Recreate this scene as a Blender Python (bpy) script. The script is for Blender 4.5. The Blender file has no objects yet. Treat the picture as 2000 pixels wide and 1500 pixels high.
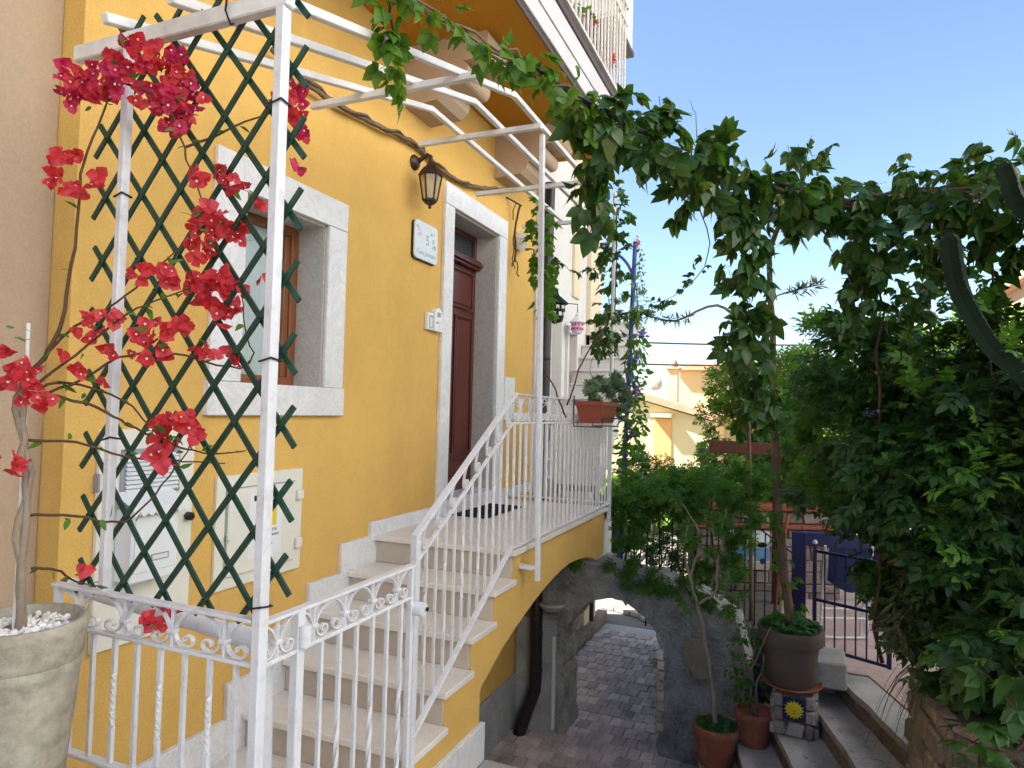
import bpy, bmesh, math, random
import numpy as np
from mathutils import Vector, Matrix
R = math.radians
random.seed(7); rng = np.random.default_rng(7)
S = bpy.context.scene
COL = S.collection
# ------------------------------------------------------------------ camera
YAW, PITCH, ROLL = R(22.892), R(2.222), R(1.412)
CAM = Vector((-0.239, -2.496, 0.814))
fw = Vector((math.cos(YAW)*math.cos(PITCH), math.sin(YAW)*math.cos(PITCH), math.sin(PITCH)))
rt = Vector((math.sin(YAW), -math.cos(YAW), 0)); up = rt.cross(fw)
r2 = math.cos(ROLL)*rt + math.sin(ROLL)*up; u2 = -math.sin(ROLL)*rt + math.cos(ROLL)*up
cd = bpy.data.cameras.new('camera'); cam = bpy.data.objects.new('camera', cd); COL.objects.link(cam)
cam.matrix_world = Matrix(((r2.x, u2.x, -fw.x, CAM.x), (r2.y, u2.y, -fw.y, CAM.y), (r2.z, u2.z, -fw.z, CAM.z), (0, 0, 0, 1)))
cd.sensor_width = 36; cd.lens = 23.8; cd.clip_start = 0.05; cd.clip_end = 2000
S.camera = cam
# ------------------------------------------------------------------ light
SUN_AZ, SUN_EL = R(-22), R(49)           # azimuth clockwise from +Y
W = bpy.data.worlds.new('World'); S.world = W; W.use_nodes = True
wn = W.node_tree; bg = wn.nodes['Background']
sky = wn.nodes.new('ShaderNodeTexSky'); sky.sky_type = 'NISHITA'; sky.sun_disc = False
sky.sun_elevation = SUN_EL; sky.sun_rotation = SUN_AZ; sky.altitude = 50
sky.air_density = 1.0; sky.dust_density = 0.6; sky.ozone_density = 2.0
wn.links.new(sky.outputs[0], bg.inputs[0]); bg.inputs[1].default_value = 0.055
sd = bpy.data.lights.new('sun', 'SUN'); sd.energy = 5.0; sd.angle = R(0.5); sd.color = (1, .955, .89)
sun = bpy.data.objects.new('sun', sd); COL.objects.link(sun)
sdir = Vector((math.sin(SUN_AZ)*math.cos(SUN_EL), math.cos(SUN_AZ)*math.cos(SUN_EL), math.sin(SUN_EL)))
sun.rotation_euler = (-sdir).to_track_quat('-Z', 'Y').to_euler(); sun.location = (0, 0, 30)
S.view_settings.view_transform = 'Standard'; S.view_settings.look = 'None'
S.view_settings.exposure = 2.48; S.view_settings.gamma = 1; S.view_settings.use_curve_mapping = False

# ------------------------------------------------------------------ materials
def newmat(name):
    m = bpy.data.materials.new(name); m.use_nodes = True
    nt = m.node_tree; return m, nt, nt.nodes['Principled BSDF']
def N(nt, t, **k):
    n = nt.nodes.new(t)
    for a, b in k.items(): setattr(n, a, b)
    return n
def noise(nt, scale, detail=4, rough=.55, vec=None, stretch=None):
    n = N(nt, 'ShaderNodeTexNoise'); n.inputs['Scale'].default_value = scale
    n.inputs['Detail'].default_value = detail; n.inputs['Roughness'].default_value = rough
    if vec is None: vec = N(nt, 'ShaderNodeNewGeometry').outputs['Position']
    if stretch:
        mp = N(nt, 'ShaderNodeMapping'); mp.inputs['Scale'].default_value = stretch
        nt.links.new(vec, mp.inputs[0]); vec = mp.outputs[0]
    nt.links.new(vec, n.inputs['Vector']); return n
def ramp(nt, fac, stops):
    r = N(nt, 'ShaderNodeValToRGB'); e = r.color_ramp.elements
    while len(e) > 1: e.remove(e[-1])
    e[0].position = stops[0][0]; e[0].color = (*stops[0][1], 1)
    for p, c in stops[1:]:
        q = e.new(p); q.color = (*c, 1)
    nt.links.new(fac, r.inputs[0]); return r.outputs[0]
def mix(nt, fac, a, b, mode='MIX'):
    m = N(nt, 'ShaderNodeMix', data_type='RGBA', blend_type=mode)
    for s, v in ((0, fac), (6, a), (7, b)):
        if hasattr(v, 'links'): nt.links.new(v, m.inputs[s])
        elif s == 0: m.inputs[0].default_value = v
        else: m.inputs[s].default_value = (*v, 1)
    return m.outputs[2]
def bump(nt, b, h, dist, strength=1):
    n = N(nt, 'ShaderNodeBump'); n.inputs['Distance'].default_value = dist; n.inputs['Strength'].default_value = strength
    nt.links.new(h, n.inputs['Height']); nt.links.new(n.outputs[0], b.inputs['Normal'])
def surf(name, c, rough=.7, var=.12, scale=3, fine=60, bd=.002, spec=.3, dirt=None, dirt_scale=1.2, stretch=None, metal=0, piece=0):
    """colour c varied by two noises, fine relief, optional dirt stains"""
    m, nt, b = newmat(name)
    lo = tuple(x*(1-var) for x in c); hi = tuple(min(.95, x*(1+var)) for x in c)
    n1 = noise(nt, scale, 5, .6, stretch=stretch); n2 = noise(nt, fine, 3, .6)
    col = ramp(nt, n1.outputs[0], [(.3, lo), (.7, hi)])
    col = mix(nt, .35, col, ramp(nt, n2.outputs[0], [(.3, lo), (.7, hi)]))
    if dirt:
        n3 = noise(nt, dirt_scale, 8, .7)
        f = ramp(nt, n3.outputs[0], [(.5, (0, 0, 0)), (.72, (.75, .75, .75))])
        col = mix(nt, f, col, dirt)
    if piece:
        oi = N(nt, 'ShaderNodeObjectInfo')
        g = ramp(nt, oi.outputs['Random'], [(0, (1-piece,)*3), (1, (1+piece,)*3)])
        col = mix(nt, 1, col, g, 'MULTIPLY')
    nt.links.new(col, b.inputs['Base Color'])
    b.inputs['Roughness'].default_value = rough; b.inputs['Specular IOR Level'].default_value = spec
    b.inputs['Metallic'].default_value = metal
    if bd: bump(nt, b, n2.outputs[0], bd)
    return m
def leafmat(name, cs, trans=.35, rough=.45):
    m, nt, b = newmat(name)
    oi = N(nt, 'ShaderNodeObjectInfo'); ge = N(nt, 'ShaderNodeNewGeometry')
    ad = N(nt, 'ShaderNodeMath', operation='ADD'); fr = N(nt, 'ShaderNodeMath', operation='FRACT')
    nt.links.new(oi.outputs['Random'], ad.inputs[0]); nt.links.new(ge.outputs['Random Per Island'], ad.inputs[1])
    nt.links.new(ad.outputs[0], fr.inputs[0])
    k = len(cs)-1
    col = ramp(nt, fr.outputs[0], [(i/k, c) for i, c in enumerate(cs)])
    n1 = noise(nt, 35, 2); col = mix(nt, .3, col, ramp(nt, n1.outputs[0], [(.35, tuple(x*.6 for x in cs[1])), (.65, tuple(x*1.3 for x in cs[1]))]))
    nt.links.new(col, b.inputs['Base Color']); b.inputs['Roughness'].default_value = rough
    b.inputs['Specular IOR Level'].default_value = .5
    t = N(nt, 'ShaderNodeBsdfTranslucent'); tc = mix(nt, 1, col, (1.3, 1.25, .5) if cs[0][1] > cs[0][0] else (1.2, 1.6, 1.5), 'MULTIPLY'); nt.links.new(tc, t.inputs[0])
    ms = N(nt, 'ShaderNodeMixShader'); ms.inputs[0].default_value = trans
    nt.links.new(b.outputs[0], ms.inputs[1]); nt.links.new(t.outputs[0], ms.inputs[2])
    nt.links.new(ms.outputs[0], nt.nodes['Material Output'].inputs[0])
    return m
def plain(name, c, rough=.5, metal=0, spec=.4):
    m, nt, b = newmat(name); b.inputs['Base Color'].default_value = (*c, 1)
    b.inputs['Roughness'].default_value = rough; b.inputs['Metallic'].default_value = metal; b.inputs['Specular IOR Level'].default_value = spec
    return m
def marble(name, base, vein, scale=2.2, rough=.35, amount=.5):
    m, nt, b = newmat(name)
    n0 = noise(nt, scale, 6, .65); n1 = noise(nt, scale*2.1, 8, .7)
    n1.inputs['Distortion'].default_value = 2.2
    col = ramp(nt, n0.outputs[0], [(.35, tuple(x*.86 for x in base)), (.65, base)])
    v = ramp(nt, n1.outputs[0], [(.455, (0, 0, 0)), (.5, (amount,)*3), (.545, (0, 0, 0))])
    col = mix(nt, v, col, vein)
    n2 = noise(nt, 160, 2); col = mix(nt, .12, col, ramp(nt, n2.outputs[0], [(.35, tuple(x*.6 for x in base)), (.6, base)]))
    nt.links.new(col, b.inputs['Base Color']); b.inputs['Roughness'].default_value = rough
    bump(nt, b, n2.outputs[0], .0006)
    return m
def plaster(name, c, var=.13, stain=None, grain=.004):
    m, nt, b = newmat(name)
    n1 = noise(nt, 1.3, 6, .62); n2 = noise(nt, 90, 4, .65); n3 = noise(nt, 14, 5, .6)
    n4 = noise(nt, 1.5, 7, .68, stretch=(1.5, 1.5, .75))
    lo = tuple(x*(1-var) for x in c); hi = tuple(min(.95, x*(1+var*.7)) for x in c)
    col = ramp(nt, n1.outputs[0], [(.3, lo), (.7, hi)])
    col = mix(nt, .3, col, ramp(nt, n3.outputs[0], [(.3, lo), (.7, hi)]))
    col = mix(nt, .4, col, ramp(nt, n2.outputs[0], [(.3, tuple(x*.78 for x in c)), (.68, tuple(min(.95, x*1.1) for x in c))]))
    if stain:
        f = ramp(nt, n4.outputs[0], [(.50, (0, 0, 0)), (.72, (.45, .45, .45))]); col = mix(nt, f, col, stain)
    nt.links.new(col, b.inputs['Base Color']); b.inputs['Roughness'].default_value = .9; b.inputs['Specular IOR Level'].default_value = .15
    ad = N(nt, 'ShaderNodeMath', operation='ADD'); nt.links.new(n2.outputs[0], ad.inputs[0]); nt.links.new(n3.outputs[0], ad.inputs[1])
    bump(nt, b, ad.outputs[0], grain, .8)
    return m
M = {}
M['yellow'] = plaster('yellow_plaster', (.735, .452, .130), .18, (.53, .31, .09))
M['soffit'] = plaster('shaded_soffit_plaster', (.50, .23, .025), .08)  # wall yellow darkened: shade under the balcony put into the colour
M['beige'] = plaster('beige_plaster', (.46, .34, .235), .12, (.36, .25, .17))
M['corbel'] = surf('tan_corbel_stone', (.50, .37, .26), .8, .12, 5, 60, .001, .2)
M['lane'] = plaster('white_reflector_plaster', (.78, .78, .77), .06)  # wall of the added house, kept white for reflected light
M['neigh'] = plaster('white_lime_plaster', (.74, .71, .66), .10, (.58, .56, .52), .003)
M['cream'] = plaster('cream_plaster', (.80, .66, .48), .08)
M['farwall'] = plaster('far_yellow_plaster', (.62, .51, .27), .06)
M['farwall2'] = plaster('far_peach_plaster', (.40, .27, .17), .08)
M['farshade'] = plain('ochre_shadow_tone', (.62, .34, .12), .8)  # tone of the shadow painted on the far yellow wall
M['dado'] = surf('grey_render', (.40, .40, .40), .95, .35, 6, 55, .01, .1, (.18, .18, .18), 3)
M['rough'] = surf('dark_stone_render', (.30, .285, .265), .95, .6, 5, 34, .02, .1, (.46, .44, .40), 3.4)
M['concrete'] = surf('grey_concrete', (.44, .415, .385), .9, .25, 3, 50, .004, .15, (.17, .15, .13), 2.5)
M['terrace'] = surf('pale_terrace_paving', (.55, .52, .47), .9, .15, 2, 40, .003, .15)
M['roadc'] = surf('pale_concrete_road', (.19, .172, .148), .9, .2, .7, 30, .003, .15, (.09, .078, .065), .6)
M['white'] = surf('white_gloss_paint', (.72, .72, .745), .32, .04, 8, 120, .0004, .5, (.56, .50, .45), 24)
M['whitew'] = surf('white_painted_wood', (.74, .72, .69), .5, .07, 5, 80, .001, .35, (.50, .42, .34), 3)
M['marble'] = marble('white_marble', (.84, .825, .82), (.52, .52, .53))
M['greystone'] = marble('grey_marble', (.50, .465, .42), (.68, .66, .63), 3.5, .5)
M['step'] = marble('cream_travertine', (.86, .81, .74), (.66, .59, .50), 4, .42, .35)
M['riser'] = marble('beige_travertine', (.60, .52, .43), (.48, .40, .31), 4, .5, .35)
M['door'] = surf('mahogany_paint', (.095, .016, .011), .28, .25, 3, 70, .0006, .5, stretch=(18, 18, 1))
M['frame'] = surf('brown_wood', (.24, .085, .03), .4, .3, 4, 60, .0008, .4, stretch=(14, 14, 1))
M['darkwood'] = surf('dark_red_wood', (.10, .025, .015), .6, .3, 4, 60, .001, .3)
M['branch'] = surf('grey_brown_bark', (.20, .14, .095), .9, .35, 14, 120, .004, .1)
M['stem'] = surf('dark_stem', (.10, .055, .03), .8, .3, 20, 120, .002, .2)
M['palebark'] = surf('pale_bark', (.30, .24, .18), .9, .3, 10, 90, .003, .1)
M['trellis'] = surf('dark_green_paint', (.010, .052, .030), .35, .2, 10, 90, .0004, .45)
M['black'] = plain('black_plastic', (.012, .012, .013), .45)
M['pipe'] = surf('dark_brown_pipe', (.022, .015, .013), .35, .25, 6, 60, .0003, .45)
M['iron'] = surf('dark_iron', (.02, .02, .024), .5, .3, 20, 90, .0006, .4)
M['lamp'] = surf('dark_bronze', (.035, .016, .010), .4, .35, 20, 90, .0008, .5)
M['terra'] = surf('terracotta', (.36, .125, .065), .8, .2, 7, 60, .001, .2, (.50, .32, .24), 5)
M['terra2'] = surf('red_brown_plastic', (.26, .058, .03), .4, .12, 5, 60, .0003, .45)
M['planter'] = surf('taupe_plastic', (.135, .105, .085), .5, .1, 5, 70, .0004, .3)
M['oldpot'] = surf('weathered_clay', (.37, .325, .255), .9, .4, 7, 45, .004, .12, (.60, .575, .47), 4.2, stretch=(1, 1, 2.4))
M['pebble'] = surf('white_marble_chip', (.78, .76, .73), .6, .1, 30, 90, 0, .3, piece=.15)
M['brickpink'] = surf('pink_paver', (.62, .50, .46), .85, .25, 6, 60, .002, .15, (.22, .18, .16), 4, piece=.25)
M['pinkstone'] = surf('pink_paving', (.46, .33, .29), .88, .2, 4, 60, .003, .15, (.26, .20, .17), 2.5, piece=.15)
M['curb'] = surf('pale_curb_stone', (.46, .40, .33), .85, .15, 4, 50, .003, .15, piece=.1)
M['rubble'] = surf('rubble_stone', (.23, .18, .135), .92, .35, 9, 45, .012, .12, (.40, .34, .27), 5, piece=.35)
M['rubble2'] = surf('grey_pink_rubble', (.38, .33, .29), .92, .3, 12, 45, .01, .12, (.24, .18, .15), 5, piece=.35)
M['rubble3'] = surf('pink_brown_rubble', (.29, .225, .195), .92, .3, 12, 45, .01, .12, (.2, .15, .13), 5, piece=.35)
M['coping'] = surf('brick_red_coping', (.32, .10, .06), .8, .25, 6, 50, .002, .2)
M['mortar'] = surf('dark_mortar', (.16, .135, .11), .95, .3, 9, 60, .006, .1)
M['bluepaint'] = surf('dark_blue_paint', (.018, .02, .095), .4, .2, 9, 70, .0003, .45)
M['bluepole'] = surf('bright_blue_paint', (.06, .10, .42), .4, .2, 9, 70, .0003, .45)
M['sea'] = plain('painted_sea', (.13, .30, .50), .4)
M['bluecloth'] = surf('blue_canvas', (.024, .034, .09), .9, .25, 7, 220, .001, .1)
M['mid_shutter'] = plain('green_shutter', (.08, .14, .09), .6)
M['alu'] = plain('white_metal', (.72, .72, .70), .35, .1)
M['roof'] = surf('terracotta_tiles', (.42, .25, .165), .85, .2, 5, 40, .004, .15, piece=.15)
M['balcgrey'] = surf('pale_grey_paint', (.62, .58, .58), .6, .08, 2.5, 60, .0006, .3, (.48, .44, .43), 3)
M['balcbrown'] = surf('brown_metal_trim', (.075, .05, .042), .5, .2, 6, 60, .0004, .4)
M['cabinet'] = surf('cream_painted_metal', (.76, .74, .64), .4, .04, 3, 90, .0003, .45)
M['mailbox'] = surf('white_enamel', (.78, .80, .81), .3, .03, 3, 90, .0002, .5)
M['greytrim'] = plain('grey_trim', (.30, .30, .34), .5)
M['yellowsign'] = plain('yellow_print', (.85, .62, .02), .4)
M['ink'] = plain('dark_ink', (.03, .03, .035), .5)
M['bluegrey'] = plain('blue_grey_print', (.28, .38, .45), .35)
M['lilac'] = plain('lilac_print', (.62, .50, .66), .4)
M['olive'] = plain('olive_print', (.52, .52, .32), .4)
M['ceramic'] = surf('white_ceramic', (.74, .80, .84), .15, .03, 6, 90, 0, .6)
M['rubber'] = surf('black_rubber', (.022, .022, .028), .75, .3, 30, 200, .0008, .25)
M['bract'] = leafmat('bougainvillea_bract', [(.58, .020, .022), (.70, .042, .055), (.78, .085, .13), (.52, .014, .014)], .42, .5)
M['bractp'] = leafmat('bougainvillea_bract_pink', [(.56, .016, .07), (.64, .035, .15), (.50, .010, .04), (.6, .02, .08)], .42, .55)
M['floret'] = plain('white_floret', (.85, .80, .62), .6)
M['creeper'] = leafmat('creeper_leaf', [(.026, .078, .014), (.045, .12, .02), (.07, .16, .024), (.035, .10, .03), (.05, .13, .02), (.15, .17, .025)], .40, .30)
M['creeperl'] = leafmat('young_creeper_leaf', [(.08, .19, .02), (.11, .24, .025), (.15, .28, .03), (.07, .17, .02)], .5, .4)
M['dark'] = leafmat('dark_shrub_leaf', [(.018, .062, .015), (.03, .095, .02), (.05, .13, .026), (.022, .075, .02), (.035, .10, .02), (.10, .14, .03)], .34, .42)
M['green2'] = leafmat('deep_green_leaf', [(.035, .10, .018), (.05, .13, .022), (.07, .17, .03), (.04, .11, .022)], .42, .45)  # leaf green between the dark and mid tones
M['mid'] = leafmat('mid_green_leaf', [(.07, .18, .026), (.10, .24, .035), (.135, .29, .045), (.075, .20, .04)], .48, .5)
M['light'] = leafmat('light_green_leaf', [(.10, .20, .03), (.14, .26, .035), (.19, .31, .045), (.09, .18, .03)], .42, .5)
M['succ'] = leafmat('succulent_leaf', [(.12, .20, .11), (.16, .25, .14), (.20, .28, .15), (.14, .22, .10)], .1, .5)
M['cover'] = leafmat('groundcover_leaf', [(.03, .12, .025), (.05, .17, .03), (.065, .2, .035), (.04, .14, .03)], .35, .5)
M['purple'] = leafmat('purple_petal', [(.20, .12, .50), (.27, .18, .60), (.33, .24, .68), (.22, .14, .55)], .3, .5)
M['redflower'] = leafmat('red_petal', [(.6, .05, .05), (.7, .10, .10), (.75, .2, .2), (.6, .08, .1)], .3, .5)
M['cactus'] = surf('cactus_skin', (.008, .020, .009), .6, .3, 8, 60, .001, .12)
M['dry'] = leafmat('dry_blade', [(.05, .09, .02), (.10, .11, .035), (.16, .13, .05), (.05, .08, .02)], .2, .6)
M['lemon'] = plain('lemon_peel', (.72, .55, .05), .45)
def glass(name, tint, rough=.03, alpha=.35):
    m, nt, b = newmat(name); b.inputs['Base Color'].default_value = (*tint, 1); b.inputs['Roughness'].default_value = rough
    b.inputs['Specular IOR Level'].default_value = .8; b.inputs['Alpha'].default_value = alpha; return m
M['lampglass'] = glass('amber_lamp_glass', (.62, .52, .33), .08, .55)
M['winglass'] = surf('frosted_glass', (.44, .52, .53), .12, .08, 3, 50, 0, .7, stretch=(12, 1, 1))
M['dglass'] = plain('dark_glass', (.02, .025, .03), .04, 0, .9)

# ------------------------------------------------------------------ mesh builder
def V(*a): return Vector(a[0] if len(a) == 1 else a)
class MB:
    def __init__(s): s.v = []; s.f = []; s.mi = []; s.m = 0
    def add(s, vs, fs):
        o = len(s.v); s.v += [tuple(x) for x in vs]
        for f in fs: s.f.append(tuple(i+o for i in f)); s.mi.append(s.m)
        return s
    def obox(s, c, A, B, C, k=0):
        """oriented box: centre c, half-axis vectors A, B, C; k = chamfer width"""
        c, A, B, C = V(c), V(A), V(B), V(C); la, lb, lc = A.length, B.length, C.length
        if k <= 0:
            vs = [c+A*i+B*j+C*l for i in (-1, 1) for j in (-1, 1) for l in (-1, 1)]
            return s.add(vs, [(0, 1, 3, 2), (4, 6, 7, 5), (0, 4, 5, 1), (2, 3, 7, 6), (0, 2, 6, 4), (1, 5, 7, 3)])
        k = min(k, la*.49, lb*.49, lc*.49); a, b, d = 1-k/la, 1-k/lb, 1-k/lc
        ix = {}; vs = []
        for i in (-1, 1):
            for j in (-1, 1):
                for l in (-1, 1):
                    for q in range(3):
                        ix[i, j, l, q] = len(vs)
                        vs.append(c + A*(i*(1 if q == 0 else a)) + B*(j*(1 if q == 1 else b)) + C*(l*(1 if q == 2 else d)))
        fs = []
        for i in (-1, 1):
            fs.append([ix[i, j, l, 0] for j, l in ((-1, -1), (1, -1), (1, 1), (-1, 1))])
            fs.append([ix[j, i, l, 1] for j, l in ((-1, -1), (1, -1), (1, 1), (-1, 1))])
            fs.append([ix[j, l, i, 2] for j, l in ((-1, -1), (1, -1), (1, 1), (-1, 1))])
            for j in (-1, 1):
                fs.append([ix[i, j, -1, 0], ix[i, j, 1, 0], ix[i, j, 1, 1], ix[i, j, -1, 1]])
                fs.append([ix[i, -1, j, 0], ix[i, 1, j, 0], ix[i, 1, j, 2], ix[i, -1, j, 2]])
                fs.append([ix[-1, i, j, 1], ix[1, i, j, 1], ix[1, i, j, 2], ix[-1, i, j, 2]])
                for l in (-1, 1): fs.append([ix[i, j, l, q] for q in range(3)])
        return s.add(vs, fs)
    def box(s, x0, x1, y0, y1, z0, z1, k=0):
        return s.obox(((x0+x1)/2, (y0+y1)/2, (z0+z1)/2), ((x1-x0)/2, 0, 0), (0, (y1-y0)/2, 0), (0, 0, (z1-z0)/2), k)
    def bar(s, p, q, w, h, upv=(0, 0, 1), k=0):
        p, q = V(p), V(q); d = (q-p); L = d.length; d.normalize()
        sd = d.cross(V(upv)); sd = sd.normalized() if sd.length > 1e-4 else V(1, 0, 0); n = sd.cross(d)
        return s.obox((p+q)/2, d*L/2, sd*w/2, n*h/2, k)
    def tube(s, pts, r, n=8, cap=True):
        pts = [V(p) for p in pts]; rs = r if isinstance(r, (list, tuple)) else [r]*len(pts)
        t0 = (pts[1]-pts[0]).normalized(); a = t0.orthogonal().normalized(); rings = []; vs = []
        for i, p in enumerate(pts):
            t = (pts[min(i+1, len(pts)-1)]-pts[max(i-1, 0)]).normalized()
            a = (a - t*a.dot(t)); a = a.normalized() if a.length > 1e-6 else t.orthogonal().normalized(); b = t.cross(a)
            rings.append(range(len(vs), len(vs)+n))
            vs += [p + (a*math.cos(6.28318*j/n)+b*math.sin(6.28318*j/n))*rs[i] for j in range(n)]
        fs = [(A[j], A[(j+1) % n], B[(j+1) % n], B[j]) for A, B in zip(rings, rings[1:]) for j in range(n)]
        if cap: fs += [tuple(reversed(rings[0])), tuple(rings[-1])]
        return s.add(vs, fs)
    def lathe(s, prof, c=(0, 0, 0), n=28, axis=None):
        c = V(c); Z = V(axis).normalized() if axis is not None else V(0, 0, 1)
        X = Z.orthogonal().normalized() if axis is not None else V(1, 0, 0); Y = Z.cross(X); vs = []
        for r, z in prof: vs += [c+Z*z+(X*math.cos(6.28318*j/n)+Y*math.sin(6.28318*j/n))*r for j in range(n)]
        fs = [(i*n+j, i*n+(j+1) % n, (i+1)*n+(j+1) % n, (i+1)*n+j) for i in range(len(prof)-1) for j in range(n)]
        if prof[0][0] > 0: fs.append(tuple(range(n-1, -1, -1)))
        if prof[-1][0] > 0: fs.append(tuple(range((len(prof)-1)*n, len(prof)*n)))
        return s.add(vs, fs)
    def prism(s, poly, vec):
        n = len(poly); p = [V(a) for a in poly]; v = V(vec)
        return s.add(p+[a+v for a in p], [tuple(range(n)), tuple(range(2*n-1, n-1, -1))]+[(i, (i+1) % n, n+(i+1) % n, n+i) for i in range(n)])
    def ribbon(s, pts, wv, th):
        """flat bar swept along pts: wv = width vector, th = thickness across the path"""
        pts = [V(p) for p in pts]; w = V(wv); vs = []; m = len(pts)
        for i, p in enumerate(pts):
            t = (pts[min(i+1, m-1)]-pts[max(i-1, 0)]).normalized(); n = t.cross(w).normalized()*th/2
            vs += [p-w/2-n, p+w/2-n, p+w/2+n, p-w/2+n]
        fs = [(i*4+j, i*4+(j+1) % 4, i*4+4+(j+1) % 4, i*4+4+j) for i in range(m-1) for j in range(4)]+[(3, 2, 1, 0), tuple(range(4*m-4, 4*m))]
        return s.add(vs, fs)
    def mesh(s, name, mats, smooth=False):
        me = bpy.data.meshes.new(name); me.from_pydata(s.v, [], s.f)
        for m in (mats if isinstance(mats, (list, tuple)) else [mats]): me.materials.append(M[m] if isinstance(m, str) else m)
        if any(s.mi): me.polygons.foreach_set('material_index', s.mi)
        bm = bmesh.new(); bm.from_mesh(me); bmesh.ops.recalc_face_normals(bm, faces=bm.faces); bm.to_mesh(me); bm.free()
        if smooth:
            me.polygons.foreach_set('use_smooth', [True]*len(me.polygons))
            if smooth != 'all': me.set_sharp_from_angle(angle=R(40))
        me.update(); return me
    def build(s, name, mats, parent=None, smooth=False):
        return put(name, s.mesh(name, mats, smooth), parent)
def put(name, me, parent=None):
    o = bpy.data.objects.new(name, me); COL.objects.link(o)
    if parent is not None:
        o.parent = parent; b = parent.get('base')
        if b is not None: o.matrix_parent_inverse = Matrix.Translation(-V(b))
    return o
def tag(o, label, cat=None, group=None, kind=None):
    if label: o['label'] = label
    if cat: o['category'] = cat
    if group: o['group'] = group
    if kind: o['kind'] = kind
    return o
def thing(name, label, cat, loc=(0, 0, 0), group=None):
    o = bpy.data.objects.new(name, None); COL.objects.link(o); o.location = loc; o['base'] = tuple(loc)
    o.empty_display_size = .1
    return tag(o, label, cat, group)
def B(name, mat, parent, x0, x1, y0, y1, z0, z1, k=.002): return MB().box(x0, x1, y0, y1, z0, z1, k).build(name, mat, parent)
def struct(name, mb, mat): return tag(mb.build(name, mat), None, kind='structure')
def shift(o, name, parent, d):
    c = o.copy(); c.name = name; COL.objects.link(c); c.parent = parent
    if parent is not None and parent.get('base') is not None: c.matrix_parent_inverse = Matrix.Translation(-V(parent['base']))
    c.location = V(d); return c
def text(name, s, mat, parent, pos, xdir, updir, size, align='CENTER', squash=1):
    cu = bpy.data.curves.new(name, 'FONT'); cu.body = s; cu.size = size; cu.align_x = align; cu.extrude = .0006
    o = bpy.data.objects.new(name, cu); X = V(xdir).normalized(); U = V(updir).normalized(); Z = X.cross(U)
    COL.objects.link(o)
    me = bpy.data.meshes.new_from_object(o); bpy.data.objects.remove(o)
    mt = Matrix(((X.x*squash, U.x, Z.x, pos[0]), (X.y*squash, U.y, Z.y, pos[1]), (X.z*squash, U.z, Z.z, pos[2]), (0, 0, 0, 1)))
    me.transform(mt); me.materials.clear(); me.materials.append(M[mat]); me.name = name
    return put(name, me, parent)
# ================================================================== ground
GZ = -2.2
struct('ground', MB().add([(-300, -300, GZ-.02), (300, -300, GZ-.02), (300, 300, GZ-.02), (-300, 300, GZ-.02)], [(0, 1, 2, 3)]), 'roadc')
struct('alley_base', MB().box(3.05, 9.4, -2.2, .02, GZ-.3, GZ-.012), 'concrete')
struct('front_terrace', MB().box(-9, 3.0, -14, -.0, GZ-.2, -1.03), 'terrace')
struct('garden_terrace', MB().prism([(3.0, -4.4, 0), (3.5, -3.83, 0), (4.6, -3.46, 0), (5.62, -3.12, 0), (5.88, -3.03, 0), (5.88, -2.35, 0), (8.9, -2.35, 0), (8.9, -14, 0), (3.0, -14, 0)], (0, 0, .98)), "pinkstone").location = (0, 0, -2.19)
# alley pavers: herring rows laid along the alley, each one a piece
tag(MB().tube([(11.0, -.32, GZ), (11.0, -.32, -.8)], .03, 8).build('street_post', 'balcbrown'), 'thin brown post in the pale road seen through the arch', 'post')
al = thing('alley_paving', None, None, (6, -1, GZ)); al['kind'] = 'structure'
pv = MB().box(-.098, .098, -.047, .047, -.05, 0, .004).mesh('paver', 'brickpink')
k = 0
for i in range(22):
    x = 5.28+i*.186
    for j in range(14):
        y = -1.58+j*.115+(.05 if i % 2 else 0)
        if k >= 299: continue
        o = put('paver', pv, al); k += 1
        o.scale = (.90, 1.16, 1); o.location = (x, y, GZ+random.uniform(-.004, .003)+.004); o.rotation_euler = (random.gauss(0, .012), random.gauss(0, .012), random.gauss(0, .02))
kb = MB()
for i in range(9):
    kb.obox((9.35+.10*i, -1.9+.26*i, GZ+.02), (.07, -.01, 0), (.045, .122, 0), (0, 0, .035), .012)
o = kb.build('curb_stones', 'curb', al); o['kind'] = 'stuff'
kb = MB()
for i in range(5): kb.obox((9.85+.26*i, -.55-.23*i, GZ+.02), (.12, -.1, 0), (.04, .05, 0), (0, 0, .03), .01)
o = kb.build('curb_stones', 'curb', al); o['kind'] = 'stuff'
tag(MB().lathe([(.30, 0), (.30, .012), (.27, .016), (0, .016)], (12.2, .35, GZ-.02), 24).build('manhole_cover', 'curb'), 'round pale manhole cover in the concrete road past the arch', 'manhole cover')
# ledge the pot and panel stand on
lg = thing('raised_ledge', 'grey concrete ledge under the white railing and clay pot', 'ledge', (.4, -.5, -1))
B('wall', 'concrete', lg, -1.2, 1.10, -1.16, .10, -1.03, -.30, .01)
B('coping', 'concrete', lg, -1.22, 1.13, -1.2, .10, -.30, -.25, .012)
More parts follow.
